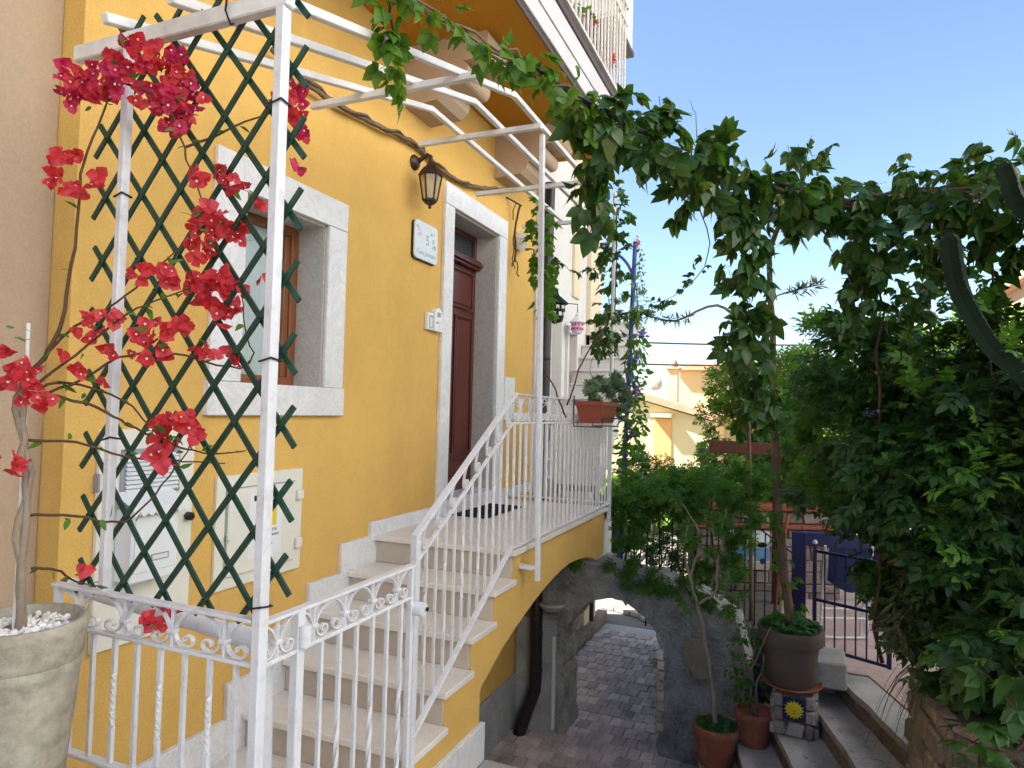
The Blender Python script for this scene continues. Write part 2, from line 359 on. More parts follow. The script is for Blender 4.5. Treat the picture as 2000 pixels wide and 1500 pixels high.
# ================================================================== yellow house
H = thing('yellow_house', 'ochre yellow plastered house with white marble door and window surrounds', 'house', (1.43, 0, -2.2))
X0, X1, ZT = 1.43, 6.23, 8.05
def wallgrid(xs, zs, holes, y, name, mat, parent, extra=None):
    m = MB()
    for i in range(len(xs)-1):
        for j in range(len(zs)-1):
            if (i, j) in holes: continue
            m.add([(xs[i], y, zs[j]), (xs[i+1], y, zs[j]), (xs[i+1], y, zs[j+1]), (xs[i], y, zs[j+1])], [(0, 1, 2, 3)])
    if extra: extra(m)
    return m.build(name, mat, parent)
wx0, wx1, wz0, wz1 = 2.256, 2.885, .916, 1.844
dx0, dx1, dz0, dz1 = 4.383, 5.25, 0, 2.378
def shell(m):
    m.add([(X0, 0, -2.3), (X0, 7.4, -2.3), (X0, 7.4, ZT), (X0, 0, ZT)], [(0, 1, 2, 3)])
    m.add([(X1, 0, -2.3), (X1, 7.4, -2.3), (X1, 7.4, ZT), (X1, 0, ZT)], [(0, 1, 2, 3)])
    m.add([(X0, 7.4, -2.3), (X1, 7.4, -2.3), (X1, 7.4, ZT), (X0, 7.4, ZT)], [(0, 1, 2, 3)])
    m.add([(X0, 0, ZT), (X1, 0, ZT), (X1, 7.4, ZT), (X0, 7.4, ZT)], [(0, 1, 2, 3)])
wallgrid([X0, wx0, wx1, dx0, dx1, X1], [-2.3, dz0, wz0, wz1, dz1, ZT], {(1, 2), (3, 1), (3, 2), (3, 3)}, 0, 'wall', 'yellow', H, shell)
# dado in front of the lower wall, below the landing
B('dado', 'dado', H, 3.2, X1+.02, -.03, 0.0, -2.25, -1.71, .004)
# window
win = B('window', 'frame', H, wx0, wx1, .19, .27, wz0, wz0+.055)
for nm, a in (('rail', (wx0, wx1, .19, .27, wz1-.06, wz1)), ('stile', (wx0, wx0+.06, .192, .268, wz0, wz1)), ('stile', (wx1-.06, wx1, .192, .268, wz0, wz1)),
              ('sash', (wx0+.06, wx0+.10, .205, .26, wz0+.055, wz1-.06)), ('sash', (wx1-.10, wx1-.06, .205, .26, wz0+.055, wz1-.06))):
    B(nm, 'frame', win, *a, .004)
B('pane', 'winglass', win, wx0+.10, wx1-.10, .225, .235, wz0+.055, wz1-.06, 0)
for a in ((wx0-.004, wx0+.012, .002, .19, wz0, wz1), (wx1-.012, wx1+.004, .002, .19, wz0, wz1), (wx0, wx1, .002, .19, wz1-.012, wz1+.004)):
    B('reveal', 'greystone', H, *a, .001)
B('window_sill', 'marble', H, 2.055, 3.055, -.035, .19, .757, wz0, .004)
B('window_jamb', 'marble', H, 2.065, wx0, -.025, .0, wz0+.002, wz1, .003)
B('window_jamb', 'marble', H, wx1, 3.05, -.025, .0, wz0+.002, wz1, .003)
B('window_lintel', 'marble', H, 2.065, 3.05, -.026, .0, wz1+.002, 2.01, .003)
# door
DZ = .12
B('door_sill', 'marble', H, dx0-.06, dx1+.03, -.05, .2, 0.002, DZ, .004)
B('door_jamb', 'marble', H, 4.234, dx0, -.03, 0, 0.002, dz1, .003)
B('door_jamb', 'marble', H, dx1, 5.418, -.03, 0, 0.002, dz1, .003)
B('door_lintel', 'marble', H, 4.234, 5.418, -.032, 0, dz1+.002, 2.544, .003)
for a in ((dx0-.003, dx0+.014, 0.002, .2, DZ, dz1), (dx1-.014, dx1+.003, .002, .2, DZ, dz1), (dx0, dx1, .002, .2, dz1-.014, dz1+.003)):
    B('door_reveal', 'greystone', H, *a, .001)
D_ = MB().box(dx0, dx1, .20, .25, DZ, 2.06, .002).build('door', 'door', H)
tag(D_, 'dark mahogany panelled front door with a glass transom')
B('transom_pane', 'dglass', D_, dx0+.05, dx1-.05, .215, .225, 2.14, 2.33, 0)
for a in ((dx0, dx1, .195, .24, 2.33, dz1), (dx0, dx0+.05, .195, .24, 2.06, 2.33), (dx1-.05, dx1, .195, .24, 2.06, 2.33)): B('transom_frame', 'door', D_, *a, .004)
mb = MB()
for z0, z1, d in ((2.06, 2.085, .05), (2.085, 2.115, .075), (2.115, 2.14, .06)): mb.box(dx0, dx1, .2-d, .2, z0, z1, .006)
mb.build('cornice', 'door', D_)
def panel(xa, xb, za, zb):
    m = MB(); t = .018
    for a in ((xa, xb, zb-t, zb), (xa, xb, za, za+t), (xa, xa+t, za+t, zb-t), (xb-t, xb, za+t, zb-t)): m.box(a[0], a[1], .183, .2, a[2], a[3], .005)
    m.obox(((xa+xb)/2, .196, (za+zb)/2), ((xb-xa)/2-.04, 0, 0), (0, .008, 0), (0, 0, (zb-za)/2-.04), .006)
    m.build('panel', 'door', D_)
for za, zb in ((.22, .40), (.44, 1.62), (1.68, 2.02)):
    if zb-za > 1: panel(dx0+.07, dx0+.42, za, zb); panel(dx0+.46, dx1-.07, za, zb)
    else: panel(dx0+.07, dx1-.07, za, zb)
MB().tube([(4.45, .2, 1.1), (4.45, .15, 1.1), (4.53, .15, 1.1)], .012).build('handle', 'lamp', D_, 'all')
# skirting up the stairs and other marble pieces
for k_, (xa, zt) in enumerate(((3.385, .085), (3.095, 0.0), (2.815, -.17), (2.535, -.34), (2.25, -.515))):
    xb = (4.232, 3.385, 3.095, 2.815, 2.535)[k_]
    B('skirting', 'marble', H, xa, xb-.001, -.028, 0, -.17*k_-.18, zt, .003)
    if k_: B('skirting', 'marble', H, xb, xb+.06, -.027, 0, -.17*k_-.18, -.17*k_+.002, .001)
B('skirting', 'marble', H, X0+.01, 2.249, -.028, 0, -.86, -.68, .003)
B('skirting', 'marble', H, 5.42, 6.2, -.026, 0, 0.002, .09, .003)
B('stone_panel', 'marble', H, 5.44, 5.68, -.03, 0, .72, 1.12, .004)
B('corner_strip', 'balcgrey', H, 6.19, 6.27, -.03, .03, 0, 3.29, .004)
# balcony: slab, corbels, fascia, railing
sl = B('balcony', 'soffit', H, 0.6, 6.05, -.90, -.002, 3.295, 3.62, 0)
for i, (z0, z1, d, mt) in enumerate(((3.29, 3.335, .012, 'balcbrown'), (3.335, 3.47, .03, 'balcgrey'), (3.47, 3.482, .022, 'balcbrown'), (3.482, 3.65, .034, 'balcgrey'), (3.65, 3.70, .05, 'balcbrown'))):
    B('fascia', mt, sl, .6, 6.05+d, -.9-d, -.9, z0, z1-.001, .003)
def corbel(x0, x1):
    # outline in (y, z): scrolled double bracket
    pts = [(0, 3.292), (-.80, 3.292), (-.82, 3.27), (-.80, 3.14), (-.78, 3.12), (-.62, 3.12)]
    for i in range(9):
        a = math.pi*(.5-i/8*.95); pts.append((-.56-.075*math.cos(a)*.9, 3.055+.065*math.sin(a)))
    pts += [(-.42, 2.985), (-.40, 2.93), (-.33, 2.885), (0, 2.87)]
    MB().prism([(x0, a*.76, b) for a, b in pts], (x1-x0, 0, 0)).build('corbel', 'corbel', H)
corbel(3.66, 4.02); corbel(5.15, 5.50)
rl = MB(); rl.box(3.0, 6.08, -.965, -.925, 3.74, 3.765, .003); rl.box(3.0, 6.08, -.965, -.925, 4.72, 4.75, .003); rl.box(3.0, 6.08, -.96, -.93, 4.55, 4.57, .002)
rl.box(6.05, 6.08, -.965, .1, 3.74, 3.765, .003); rl.box(6.05, 6.08, -.965, .1, 4.72, 4.75, .003)
rail = rl.build('balcony_railing', 'whitew', H)
def twisted(h, w=.013, t0=.25, t1=.75, turns=7, ns=60):
    m = MB(); vs = []; c = w*.7071
    for i in range(ns+1):
        f = i/ns; a = math.pi/4+6.28318*turns*min(max((f-t0)/(t1-t0), 0), 1)
        vs += [(c*math.cos(a+j*1.5708), c*math.sin(a+j*1.5708), h*f) for j in range(4)]
    m.add(vs, [(i*4+j, i*4+(j+1) % 4, i*4+4+(j+1) % 4, i*4+4+j) for i in range(ns) for j in range(4)]+[(3, 2, 1, 0), tuple(range(4*ns, 4*ns+4))])
    return m
tb = twisted(.96, .016, .1, .9, 10, 70).mesh('baluster', 'whitew'); sb_ = MB().box(-.008, .008, -.008, .008, 0, .96).mesh('baluster', 'whitew')
for i in range(30):
    o = put('baluster', tb if i % 2 else sb_, rail); o.location = (3.06+i*.102, -.945, 3.765)
for i in range(6):
    o = put('baluster', sb_, rail); o.location = (6.065, -.85+i*.15, 3.765)
# geranium boxes on the balcony
for bx, lab in ((4.75, 'pink geranium trough behind the balcony bars, nearer one'), (5.5, 'red geranium trough at the far end of the balcony')):
    gb = thing('geranium_box', lab, 'flower box', (bx, -.8, 3.7), 'flower troughs on the balcony')
    MB().box(bx-.3, bx+.3, -.9, -.74, 3.7, 3.88, .01).build('trough', 'terra2', gb)
    GB = gb
    globals().setdefault('GBX', []).append((gb, bx))
# the beige house on the left
bh = thing('beige_house', 'plain beige plastered house wall along the left edge', 'house', (-4, .12, -1))
MB().box(-9, X0-.003, .12, 9, -2.3, 8.4).build('wall', 'beige', bh)
# ================================================================== staircase
ST = thing('outdoor_staircase', 'outdoor stone staircase rising to the front door landing over a yellow arch', 'staircase', (3, -.5, -1))
W_ = .966
def xn(k_): return 3.424-.27*k_
poly = [(5.50, -.032)]
prof = []
for k_ in range(0, 6):
    prof += [(xn(k_)+.045, -.17*k_-.032), (xn(k_)+.045, -.17*(k_+1)-.032)]
prof += [(1.18, -.882), (1.18, -1.9), (3.05, -1.9+.0)]
arch = [(3.05, -.70), (3.06, -.655), (3.21, -.589), (3.34, -.535), (3.49, -.487), (3.66, -.437), (3.83, -.395), (4.0, -.358), (4.2, -.325), (4.38, -.305), (4.54, -.295), (4.73, -.305), (4.93, -.325), (5.12, -.36), (5.25, -.405), (5.33, -.412), (5.44, -.41), (5.49, -.39), (5.50, -.36)]
pts = [(5.50, -.032)]+prof[0:]+[(3.05, -1.9)]+arch
seen = []; [seen.append(p) for p in pts if not seen or p != seen[-1]]
MB().prism([(a, -W_, b) for a, b in seen], (0, W_-.002, 0)).build('side_wall', 'yellow', ST)
B('outer_skirting', 'marble', ST, 1.25, 3.07, -W_-.028, -W_, -1.03, -.83, .003)
for k_ in range(1, 6):
    nx = xn(k_)
    if k_ < 5: B('tread', 'step', ST, nx-.005, xn(k_-1)+.03, -1.0, -.03, -.17*k_-.032, -.17*k_, .004)
    B('riser', 'riser', ST, xn(k_-1)+.026, xn(k_-1)+.044, -W_+.002, -.03, -.17*k_+.001, -.17*(k_-1)-.033, .001)
B('tread', 'step', ST, 1.6, xn(4)+.03, -1.0, -.03, -.882, -.85, .004); B('tread', 'step', ST, 1.16, 1.597, -1.19, -.03, -.882, -.851, .004)
B('entry_step', 'step', ST, 1.6, 2.6, -1.3, -1.003, -1.03, -.87, .006)
xs = (xn(0)-.005, 4.05, 4.62, 5.1, 5.53)
for a, b in zip(xs, xs[1:]): B('landing_slab', 'step', ST, a, b-.002, -1.0, -.002, -.032, random.uniform(-.0008, 0), .003)
# door mat
mt = thing('door_mat', 'black rubber door mat with raised bars before the front door', 'door mat', (4.75, -.2, 0))
MB().box(4.38, 5.08, -.37, -.07, .001, .009, .002).build('mat_base', 'rubber', mt)
m = MB()
for i in range(9):
    for j in range(5): m.obox((4.43+.075*i, -.34+.06*j, .013), (.022, .012, 0), (-.006, .011, 0), (0, 0, .005), .002)
m.build('mat_bars', 'rubber', mt)
# ================================================================== white ironwork
def scroll(side):
    """unit scroll in (u, v): u along the rail in modules, v 0..1 between the rails"""
    p = [(.5, .98), (.41, .97), (.32, .93), (.24, .86), (.165, .76), (.105, .64), (.065, .52), (.045, .42), (.055, .31), (.10, .18), (.18, .08), (.27, .055)]
    cx, cy, r = .30, .235, .17
    for i in range(11):
        a = -math.pi*.5+i*.52; rr = r*(1-i*.052); p.append((cx+rr*math.cos(a)*.75, cy+rr*math.sin(a)))
    return [(u*side, v) for u, v in p]
def band(parent, P, Q, h0, h1, n, wv, start=0.5, s_only=False, w=.013):
    """row of scrolls between a lower line P->Q and heights h0..h1 above it"""
    P, Q = V(P), V(Q); wv = V(wv)
    def at(t, v): return P.lerp(Q, t)+V(0, 0, (h0+(h1-h0)*t)*v)
    for i in range(n):
        t0 = (i+start)/n
        for sgn in (-1, 1):
            if s_only and sgn < 0: continue
            pts = [at(t0+u/n, v) for u, v in scroll(sgn) if -.001 <= t0+u/n <= 1.001]
            if len(pts) > 4: MB().ribbon(pts, wv*w, .0045).build('scroll', 'white', parent)
        if not s_only and 0 < t0 < 1:
            MB().bar(at(t0, 0), at(t0, 1), .009, .009, (1, .3, 0)).build('stub', 'white', parent)
            c = at(t0, .40); d = (Q-P).normalized()
            MB().obox(c, d*.014, wv*.012, (0, 0, .006), .003).build('collar', 'white', parent)
_tw = {}
def baluster(parent, x, y, z0, z1, tw):
    key = (round(z1-z0, 2), tw)
    if key not in _tw:
        h = key[0]
        _tw[key] = (twisted(h, .0125, .28, .72, max(3, int(h*7)), 44) if tw else MB().box(-.0058, .0058, -.0058, .0058, 0, h)).mesh('baluster', 'white')
    o = put('baluster', _tw[key], parent)
    b = V(parent['base']); o.matrix_parent_inverse = Matrix.Translation(-b); o.location = (x, y, z0); o.scale = (1, 1, (z1-z0)/key[0])
# low panel A across the ledge
A = thing('railing_panel', 'white wrought iron railing panel with scrolls beside the clay pot', 'railing', (1.16, -.8, -.25))
B('top_rail', 'white', A, 1.145, 1.175, -1.19, -.40, .242, .252, .002)
B('mid_rail', 'white', A, 1.15, 1.17, -1.19, -.41, .126, .136, .002)
B('bottom_rail', 'white', A, 1.145, 1.175, -1.19, -.40, -.244, -.232, .002)
B('end_post', 'white', A, 1.15, 1.17, -.425, -.405, -.244, .242, .002)
band(A, (1.16, -.425, .136), (1.16, -1.185, .136), .106, .106, 4, (1, 0, 0))
for i in range(8): baluster(A, 1.16, -.49-.092*i, -.232, .126, i % 2 == 0)
# gate
G = thing('white_gate', 'white wrought iron gate with scrolls closing the foot of the stairs', 'gate', (1.62, -1.2, -.8))
gx0, gx1, gy = 1.318, 1.935, -1.2
B('hinge_post', 'white', G, 1.305, 1.335, gy-.015, gy+.015, -.85, .24, .003)
B('latch_post', 'white', G, gx1-.018, gx1, gy-.012, gy+.012, -.80, .235, .003)
MB().box(1.175, gx1, gy-.016, gy+.016, .232, .242, .002).build('top_rail', 'white', G)
MB().box(1.175, gx1, gy-.010, gy+.010, .118, .130, .002).build('mid_rail', 'white', G)
B('bottom_rail', 'white', G, gx0, gx1, gy-.012, gy+.012, -.80, -.785, .002)
band(G, (1.175, gy, .13), (gx1-.01, gy, .13), .102, .102, 5, (0, 1, 0), .4)
for i in range(6): baluster(G, 1.425+.088*i, gy, -.785, .118, i % 2 == 1)
MB().lathe([(.018, -.03), (.02, -.02), (.02, .02), (.018, .03)], (1.325, gy-.02, .165), 12).build('hinge', 'white', G, True)
lk = MB().lathe([(.024, -.02), (.026, -.015), (.026, .02), (.02, .026)], (1.945, gy-.03, .08), 14, (0, 1, 0)).build('lock', 'white', G, True)
MB().lathe([(.008, 0), (.008, .004)], (1.955, gy-.058, .08), 10, (0, 1, 0)).build('keyhole', 'black', lk)
# stair and landing railing
Rl = thing('stair_railing', 'white wrought iron balustrade with scrolls climbing the stairs and round the landing', 'railing', (3.3, -1.0, 0))
ry = -1.0
B('newel_post', 'white', Rl, 2.275, 2.31, ry-.017, ry+.017, -.85, .275, .003)
MB().bar((2.29, ry, .27), (3.36, ry, .912), .036, .010, k=.002).build('hand_rail', 'white', Rl)
MB().bar((3.352, ry, .908), (5.53, ry, .888), .036, .010, k=.002).build('hand_rail', 'white', Rl)
MB().bar((2.30, ry, .155), (3.33, ry, .742), .016, .012).build('mid_rail', 'white', Rl)
MB().bar((3.325, ry, .74), (5.53, ry, .735), .016, .012).build('mid_rail', 'white', Rl)
MB().bar((2.29, ry-.006, -.578), (3.326, ry-.006, .034), .03, .012, k=.002).build('bottom_rail', 'white', Rl)
MB().bar((3.32, ry-.006, .034), (5.53, ry-.006, .034), .03, .012, k=.002).build('bottom_rail', 'white', Rl)
band(Rl, (2.31, ry, .165), (3.34, ry, .748), .105, .155, 8, (0, 1, 0), .2, True)
band(Rl, (3.35, ry, .745), (5.5, ry, .74), .155, .145, 13, (0, 1, 0))
for i in range(11):
    x = 2.385+i*.088; f = (x-2.29)/1.036; baluster(Rl, x, ry, -.572+f*.612, .150+f*.587, i % 2 == 0)
for i in range(24):
    x = 3.36+i*.092
    if x < 5.5: baluster(Rl, x, ry, .04, .735, i % 2 == 0)
B('corner_post', 'white', Rl, 5.515, 5.545, ry-.015, ry+.015, -.13, .895, .003)
B('end_rail', 'white', Rl, 5.515, 5.545, ry+.015, -.06, .882, .892, .002); B('end_rail', 'white', Rl, 5.522, 5.538, ry+.015, -.06, .728, .738, .002); B('end_rail', 'white', Rl, 5.515, 5.545, ry+.015, -.06, .030, .042, .002)
band(Rl, (5.53, ry+.02, .738), (5.53, -.06, .738), .145, .145, 5, (1, 0, 0))
for i in range(9): baluster(Rl, 5.53, ry+.1+i*.1, .04, .73, i % 2 == 0)
B('bracket', 'white', Rl, 5.5, 5.56, ry-.005, ry+.01, -.10, -.085, .002)
# ================================================================== pergola
P = thing('pergola', 'white painted pergola frame of thin beams over the entrance stairs', 'pergola', (3, -.8, 0))
def post(x, y, z0, z1, w=.04, tilt=0): MB().bar((x+tilt, y, z0), (x, y, z1), w, w, (1, 0, 0), .004).build('post', 'white', P)
post(1.16, -1.209, -.85, 2.02, .032); post(1.16, -.616, .25, 1.93, .027); post(3.50, -1.075, -.20, 2.47, .030, .09)
MB().box(3.545, 3.585, -1.06, -.968, -.13, -.105, .002).build('bracket', 'white', P)
MB().bar((1.16, -.38, 1.906), (1.16, -1.235, 1.906), .034, .05, k=.004).build('crossbar', 'whitew', P)
for y, xe in ((-1.085, 5.2), (-.85, 5.3), (-.58, 5.35)):
    xb = 3.03; zb = 2.50
    MB().bar((1.10, y, 1.955), (xb, y, zb), .030, .030, k=.003).build('beam', 'whitew', P)
    MB().bar((xb-.004, y, zb), (xe, y, zb-.01), .030, .030, k=.003).build('beam', 'whitew', P)
for x, ya, yb, z in ((2.40, -.27, -1.185, 2.292), (3.37, -.30, -1.12, 2.463), (4.37, -.21, -1.13, 2.463), (5.30, -.22, -.98, 2.455)):
    MB().bar((x, ya, z), (x, yb, z), .032, .032, k=.003).build('crossbar', 'whitew', P)
for (x, y, z, w) in ((1.16, -1.209, 1.62, .04), (1.16, -1.209, .93, .04), (1.16, -1.209, .285, .04), (1.16, -.616, 1.43, .034), (1.16, -.616, 1.06, .034), (1.16, -.616, .70, .034)):
    q = w/2; MB().tube([(x-q, y-q, z+.006), (x+q, y-q, z), (x+q, y+q, z+.004), (x-q, y+q, z-.004), (x-q, y-q, z+.006)], .0028, 5).build('cable_tie', 'black', P)
MB().tube([(1.145, -1.02, 1.955), (1.13, -1.03, 1.9), (1.15, -1.03, 1.87), (1.19, -1.02, 1.9), (1.185, -1.02, 1.95)], .003, 5).build('cable_tie', 'black', P)
# trellis: two layers of slats
T = thing('trellis', 'dark green expanding lattice trellis tied to the white posts', 'trellis', (1.18, -.83, .3))
dy, dz = .1622, .195; ya, yb, za, zb = -.445, -1.265, .222, 2.0; yn, zn = ya-.045, .268
for lay in (0, 1):
    sg = -1 if lay == 0 else 1; xo = 1.190 if lay == 0 else 1.199; s_ = sg*dz/dy
    for k_ in range(-8, 18):
        zc = zn+k_*dz; cand = []            # line z = zc + s_*(y-yn)
        for z in (za, zb):
            y = yn+(z-zc)/s_
            if yb <= y <= ya: cand.append((y, z))
        for y in (ya, yb):
            z = zc+s_*(y-yn)
            if za < z < zb: cand.append((y, z))
        if len(cand) < 2: continue
        cand.sort(); (y0, z0), (y1, z1) = cand[0], cand[-1]
        if math.hypot(y1-y0, z1-z0) < .12: continue
        j = random.uniform(-.004, .004)
        MB().bar((xo, y0+j, z0), (xo, y1+j+random.uniform(-.005, .005), z1), .0175, .0075, (1, 0, 0), .0012).build('slat', 'trellis', T)
rv = MB()
for i in range(10):
    for j in range(19):
        y, z = yn-i*dy/2, zn+j*dz/2
        if (i+j) % 2 == 0 and z < zb: rv.lathe([(.0035, 0), (.003, .003), (0, .004)], (1.186, y, z), 6, (-1, 0, 0))
rv.build('rivets', 'black', T)['kind'] = 'stuff'
# ================================================================== wall fixtures
def flat(name, mat, parent, x0, x1, z0, z1, d0, d1, k=.003): return B(name, mat, parent, x0, x1, -d1, -d0, z0, z1, k)
cb = thing('utility_panel', 'tall cream metal utility panel behind the trellis', 'utility panel', (1.78, 0, .3))
flat('back_plate', 'cabinet', cb, 1.56, 2.005, -.16, .70, 0, .022)
gr = flat('vent_frame', 'greytrim', cb, 1.645, 1.925, .43, .62, .022, .030, .004)
flat('vent_back', 'greytrim', gr, 1.66, 1.91, .445, .605, .030, .032, 0)
for i in range(9):
    z = .452+.0175*i; MB().obox((1.785, -.038, z), (.122, 0, 0), (0, .006, .004), (0, -.0016, .0035), .0008).build('louvre', 'mailbox', gr)
MB().lathe([(.016, 0), (.02, .01), (.02, .03), (.012, .038), (0, .038)], (1.975, -.022, .315), 6, (0, -1, 0)).build('knob', 'black', cb)
flat('hinge', 'greytrim', cb, 1.552, 1.56, .46, .53, 0, .03, .001)
mbx = thing('mailbox', 'white enamel mailbox with a scalloped hood and name slot', 'mailbox', (1.73, -.07, .1))
flat('body', 'mailbox', mbx, 1.635, 1.85, .10, .385, .022, .12, .006)
flat('front_flap', 'mailbox', mbx, 1.645, 1.84, .14, .36, .12, .126, .003)
flat('name_slot', 'greytrim', mbx, 1.715, 1.80, .178, .205, .126, .129, .001); flat('name_card', 'cabinet', mbx, 1.722, 1.793, .183, .200, .129, .1305, 0)
m = MB(); n_ = 8
m.add([(1.61, -.022, .455), (1.875, -.022, .455), (1.61, -.15, .40), (1.875, -.15, .40)], [(0, 1, 3, 2)])
edge = []
for i in range(n_*6+1):
    u = i/6; edge.append((1.61+.265*i/(n_*6), .378-.014*abs(math.sin(math.pi*u))))
m.prism([(1.61, -.15, .40)]+[(a, -.15, b) for a, b in edge]+[(1.875, -.15, .40)], (0, -.004, 0)); m.build('hood', 'mailbox', mbx)
mc = thing('meter_cabinet', 'cream meter cabinet with hinged door and a yellow warning notice', 'cabinet', (2.44, 0, .2))
flat('frame', 'cabinet', mc, 2.143, 2.734, -.065, .471, 0, .020)
dr = flat('door', 'cabinet', mc, 2.205, 2.665, -.005, .405, .020, .036, .006)
for a in ((2.196, 2.204, -.01, .41), (2.205, 2.665, .406, .411), (2.667, 2.672, -.01, .41)): flat('gap', 'greytrim', mc, *a, .019, .022, 0)
for z in (.31, .055): flat('hinge', 'cabinet', mc, 2.67, 2.715, z, z+.05, .02, .05, .004)
flat('latch', 'cabinet', mc, 2.19, 2.225, .17, .20, .036, .05, .004)
nt_ = flat('warning_notice', 'mailbox', dr, 2.335, 2.56, .055, .375, .036, .038, 0)
def txt(s_, x, z, size, mat='ink', d=.0385, parent=None, sq=1): return text('lettering', s_, mat, parent, (x, -d, z), (1, 0, 0), (0, 0, 1), size, 'CENTER', sq)
sg_ = flat('print', 'ink', mc, 2.36, 2.535, .335, .362, .038, .0386, 0); txt('PERICOLO', 2.447, .341, .024, 'yellowsign', .0392, mc, .9)
flat('print', 'yellowsign', mc, 2.375, 2.52, .20, .318, .038, .0386, 0)
MB().prism([(2.40, -.0388, .24), (2.455, -.0388, .275), (2.445, -.0388, .255), (2.49, -.0388, .285), (2.47, -.0388, .255), (2.43, -.0388, .235)], (0, -.0006, 0)).build('print', 'ink', mc)
for s_, z, sz in (('AREA SOGGETTA', .172, .02), ('A VIDEOSORVEGLIANZA', .148, .017), ('LA ZONA', .125, .018), ('AUTORIZZATA', .104, .014), ('ART. 13', .085, .012), ('..........................', .07, .012)): txt(s_, 2.447, z, sz, 'ink', .0386, mc)
pipe = thing('waste_pipe', 'white plastic pipe running level behind the low white railing', 'pipe', (1.33, -.7, .14))
MB().tube([(1.35, -.20, .175), (1.34, -1.02, .118)], .026, 14).build('pipe', 'white', pipe, True)
MB().tube([(1.342, -.93, .124), (1.34, -1.05, .116)], .031, 14).build('socket', 'white', pipe, True); MB().tube([(1.352, -.16, .177), (1.35, -.205, .174)], .022, 10).build('rusty_end', 'branch', pipe, True)
MB().tube([(1.34, -1.03, .117), (1.345, -1.06, .09), (1.35, -1.065, -.25)], .026, 14).build('down_leg', 'white', pipe, True)
# lantern
L_ = thing('wall_lantern', 'dark bronze wall lantern with amber glass above the house number plate', 'lantern', (3.8, 0, 2.4))
MB().lathe([(.052, 0), (.055, .012), (.04, .03), (.02, .04), (0, .042)], (3.80, 0, 2.535), 18, (0, -1, 0)).build('wall_plate', 'lamp', L_, True)
MB().tube([(3.80, -.03, 2.535), (3.80, -.075, 2.56), (3.80, -.115, 2.575), (3.80, -.14, 2.56), (3.80, -.14, 2.52)], [.018, .015, .013, .012, .012], 10).build('arm', 'lamp', L_, True)
lc = (3.80, -.14, 0)
MB().lathe([(.0, 2.53), (.02, 2.525), (.03, 2.505), (.034, 2.495), (.05, 2.485), (.06, 2.472), (.085, 2.435), (.088, 2.425), (.08, 2.42)], lc, 6).build('cap', 'lamp', L_)
gp = MB().lathe([(.074, 2.42), (.046, 2.255)], lc, 6).build('glass', 'lampglass', L_)
MB().lathe([(.0, 2.19), (.012, 2.20), (.010, 2.215), (.03, 2.225), (.05, 2.245), (.052, 2.258), (.04, 2.262)], lc, 6).build('base', 'lamp', L_)
for i in range(6):
    a = i*math.pi/3; MB().bar((lc[0]+.077*math.cos(a), lc[1]+.077*math.sin(a), 2.425), (lc[0]+.049*math.cos(a), lc[1]+.049*math.sin(a), 2.252), .009, .009, (1, 0, 0)).build('glazing_bar', 'lamp', L_)
MB().tube([(lc[0], lc[1], 2.26), (lc[0], lc[1], 2.35)], .013, 8).build('bulb', 'ceramic', L_, True)
# number plate
np_ = thing('house_number_plate', 'white ceramic plate with number 5 and painted flowers beside the door', 'number plate', (3.95, 0, 2.0))
def rrect(x0, x1, z0, z1, r, y):
    out = []
    for cx, cz, a0 in ((x1-r, z1-r, 0), (x0+r, z1-r, 90), (x0+r, z0+r, 180), (x1-r, z0+r, 270)):
        out += [(cx+r*math.cos(R(a0+i*22.5)), y, cz+r*math.sin(R(a0+i*22.5))) for i in range(5)]
    return out
MB().prism(rrect(3.795, 4.115, 1.862, 2.135, .03, -.001), (0, -.016, 0)).build('backing', 'black', np_)
MB().prism(rrect(3.80, 4.12, 1.87, 2.14, .03, -.017), (0, -.012, 0)).build('plate', 'ceramic', np_)
text('lettering', '5', 'bluegrey', np_, (3.975, -.0292, 1.985), (1, 0, 0), (0, 0, 1), .105)
text('lettering', 'Casa Jasmine', 'bluegrey', np_, (3.96, -.0292, 1.905), (1, 0, 0), (.12, 0, 1), .052)
for fx, fz, mt, rr in ((3.855, 2.08, 'lilac', .02), (3.875, 2.045, 'lilac', .018), (3.845, 2.04, 'lilac', .014), (4.06, 2.03, 'olive', .02), (4.08, 1.99, 'bluegrey', .018), (4.05, 1.985, 'olive', .013), (4.03, 2.075, 'bluegrey', .014), (4.065, 2.085, 'lilac', .012), (3.83, 2.095, 'bluegrey', .012)):
    m = MB()
    for q in range(5):
        a = q*1.2566; m.lathe([(rr*.45, 0), (rr*.4, .0006), (0, .0008)], (fx+rr*.6*math.cos(a), -.029, fz+rr*.6*math.sin(a)), 7, (0, -1, 0))
    m.build('painted_flower', mt, np_)
# intercom and keypad
ic = thing('intercom', 'white intercom unit with a rounded top beside the door jamb', 'intercom', (4.17, 0, 1.46))
MB().prism([(x, -.002, z) for x, z in [(4.10, 1.385), (4.215, 1.385), (4.215, 1.50), (4.205, 1.53), (4.18, 1.552), (4.155, 1.558), (4.13, 1.552), (4.105, 1.53), (4.10, 1.50)]], (0, -.035, 0)).build('body', 'mailbox', ic)
flat('speaker', 'greytrim', ic, 4.135, 4.185, 1.49, 1.525, .037, .0385, 0); flat('button', 'greytrim', ic, 4.125, 4.15, 1.44, 1.455, .037, .041, .001); flat('card', 'ceramic', ic, 4.16, 4.20, 1.40, 1.47, .037, .039, 0)
kp = thing('door_entry_box', 'small white box with a grey slot left of the intercom', 'entry box', (4.05, 0, 1.45))
flat('body', 'mailbox', kp, 4.01, 4.095, 1.385, 1.51, .0, .03, .004); flat('slot', 'greytrim', kp, 4.03, 4.085, 1.40, 1.49, .03, .0315, 0); flat('cover', 'alu', kp, 4.037, 4.072, 1.405, 1.478, .0315, .034, .001)
